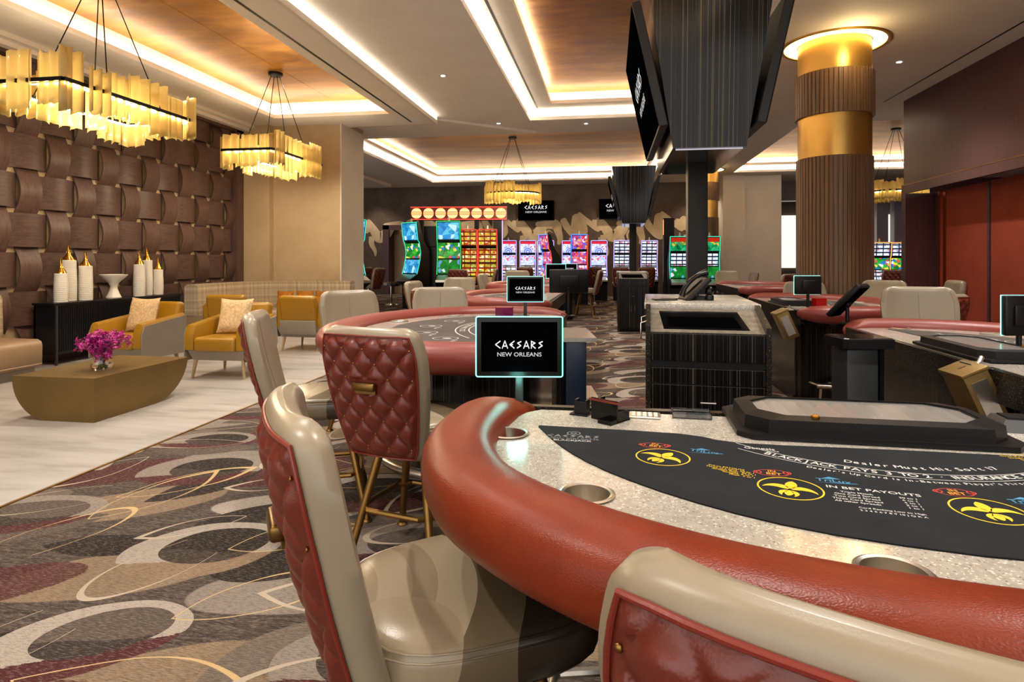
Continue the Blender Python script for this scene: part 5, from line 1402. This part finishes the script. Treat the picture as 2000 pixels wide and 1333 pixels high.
slot('wheel', 1066, 20.6, .1, 'purple machine mostly hidden by the red and blue curved one'); slot('wheel', 1113, 20.8, .1, 'purple machine half hidden behind the red and blue pair'); slot('wheel', 1169, 20.6, .1, 'purple wheel machine right of the red and blue pair')
slot('duo', 1074, 18.2, -.9, 'blue edged curved slot machine with red side turned left'); slot('duo', 1131, 18.2, .1, 'blue and red edged curved slot machine facing us')
slot('cards', 1214, 20.6, .05, 'card grid slot machine left of the far tower post'); slot('cards', 1267, 20.6, .05, 'card grid slot machine right of the far tower post')
slot('cash', 1326, 17.6, .05, 'green screened slot machine left of the thick dark post'); slot('cash', 1384, 17.6, .0, 'green screened slot machine right of the thick dark post')
slot('hall', 1714, 17.5, -.1, 'orange edged slot machine in the hall right of the slatted column'); slot('hall', 1761, 17.6, -.3, 'orange edged slot machine cut off by the plum wall')
for px, zc in ((1328, 17.7), (1384, 17.7)):
    pass
x, y = W(1383, 17.18); o = MB(); text(o, 'CASH', .13, (0, 0, 0), plane='XZ', sx=1.1); q = o.build('game_title', M['yellow'], protos['cash']); q.location = (0, -.222, 1.78)
# red illuminated signboard on posts
x, y = W(896, 18.0); t = thing('signboard', 'long red signboard with eight glowing discs over the green slot machines', 'signboard', (x, y, 0), RY*.7)
m = MB(); m.box(-1.40, 1.42, -.12, .25, 2.52, 2.90); m.build('sign_box', simple('deep_red_panel', '#7a1410', .4, 0, .2, 3), t)
disc = NT('sign_disc'); px_ = disc.sep(disc.obj()); dc = disc.ramp(disc.math('ABSOLUTE', disc.math('SUBTRACT', px_[2], 2.71)), [(0, '#e8643a'), (.02, '#ffc878'), (.045, '#d8442a'), (.065, '#ffdf98'), (.16, '#f09048')]); disc.set('#000000', .5, emit=dc, es=.85)
for k in range(8):
    cx_ = -1.40+2.82*(k+.5)/8; m = MB(); m.add([(cx_+.155*math.cos(2*PI*j/32), -.124, 2.71+.155*math.sin(2*PI*j/32)) for j in range(32)]+[(cx_+.155*math.cos(2*PI*j/32), -.12, 2.71+.155*math.sin(2*PI*j/32)) for j in range(32)], [tuple(range(32))]+[(j, (j+1) % 32, 32+(j+1) % 32, 32+j) for j in range(32)])
    m.build('glowing_disc', disc.m, t)
m = MB(); m.box(-1.4, 1.42, -.13, -.12, 2.52, 2.54); m.box(-1.4, 1.42, -.13, -.12, 2.88, 2.90); m.build('light_strip', LEDM['red'], t)
for xx in (-1.12, -.53, .52, 1.12): m = MB(); m.box(xx-.06 if xx < 1 else xx-.1, xx+.06 if xx < 1 else xx+.14, .0, .2, 0, 2.52); m.build('post', M['black'], t)
m = MB(); m.box(1.27, 1.29, -.03, .0, .7, 2.5); m.build('light_strip', LEDM['violet'], t)
# low dark cabinet between the two green machines
x, y = W(849, 17.5); t = thing('machine_stand', 'dark cabinet block between the teal and the green slot machines', 'cabinet', (x, y, 0), .1)
m = MB(); m.rbox(-.22, .22, -.25, .3, 0, 1.72, .01); m.rbox(-.26, .26, -.28, .3, 1.72, 2.3, .01); m.build('stand_body', M['black'], t)
# black topper above the left green machine by the post
x, y = W(1303, 18.4); t = thing('jackpot_topper', 'tall black jackpot topper with red side lights left of the thick post', 'topper', (x, y, 0), .0)
m = MB(); m.rbox(-.11, .2, -.1, .2, 0, 2.60, .01); m.build('topper_body', M['black'], t)
m = MB(); m.box(-.125, -.11, -.1, -.08, 2.1, 2.55); m.build('light_strip', LEDM['orange'], t)
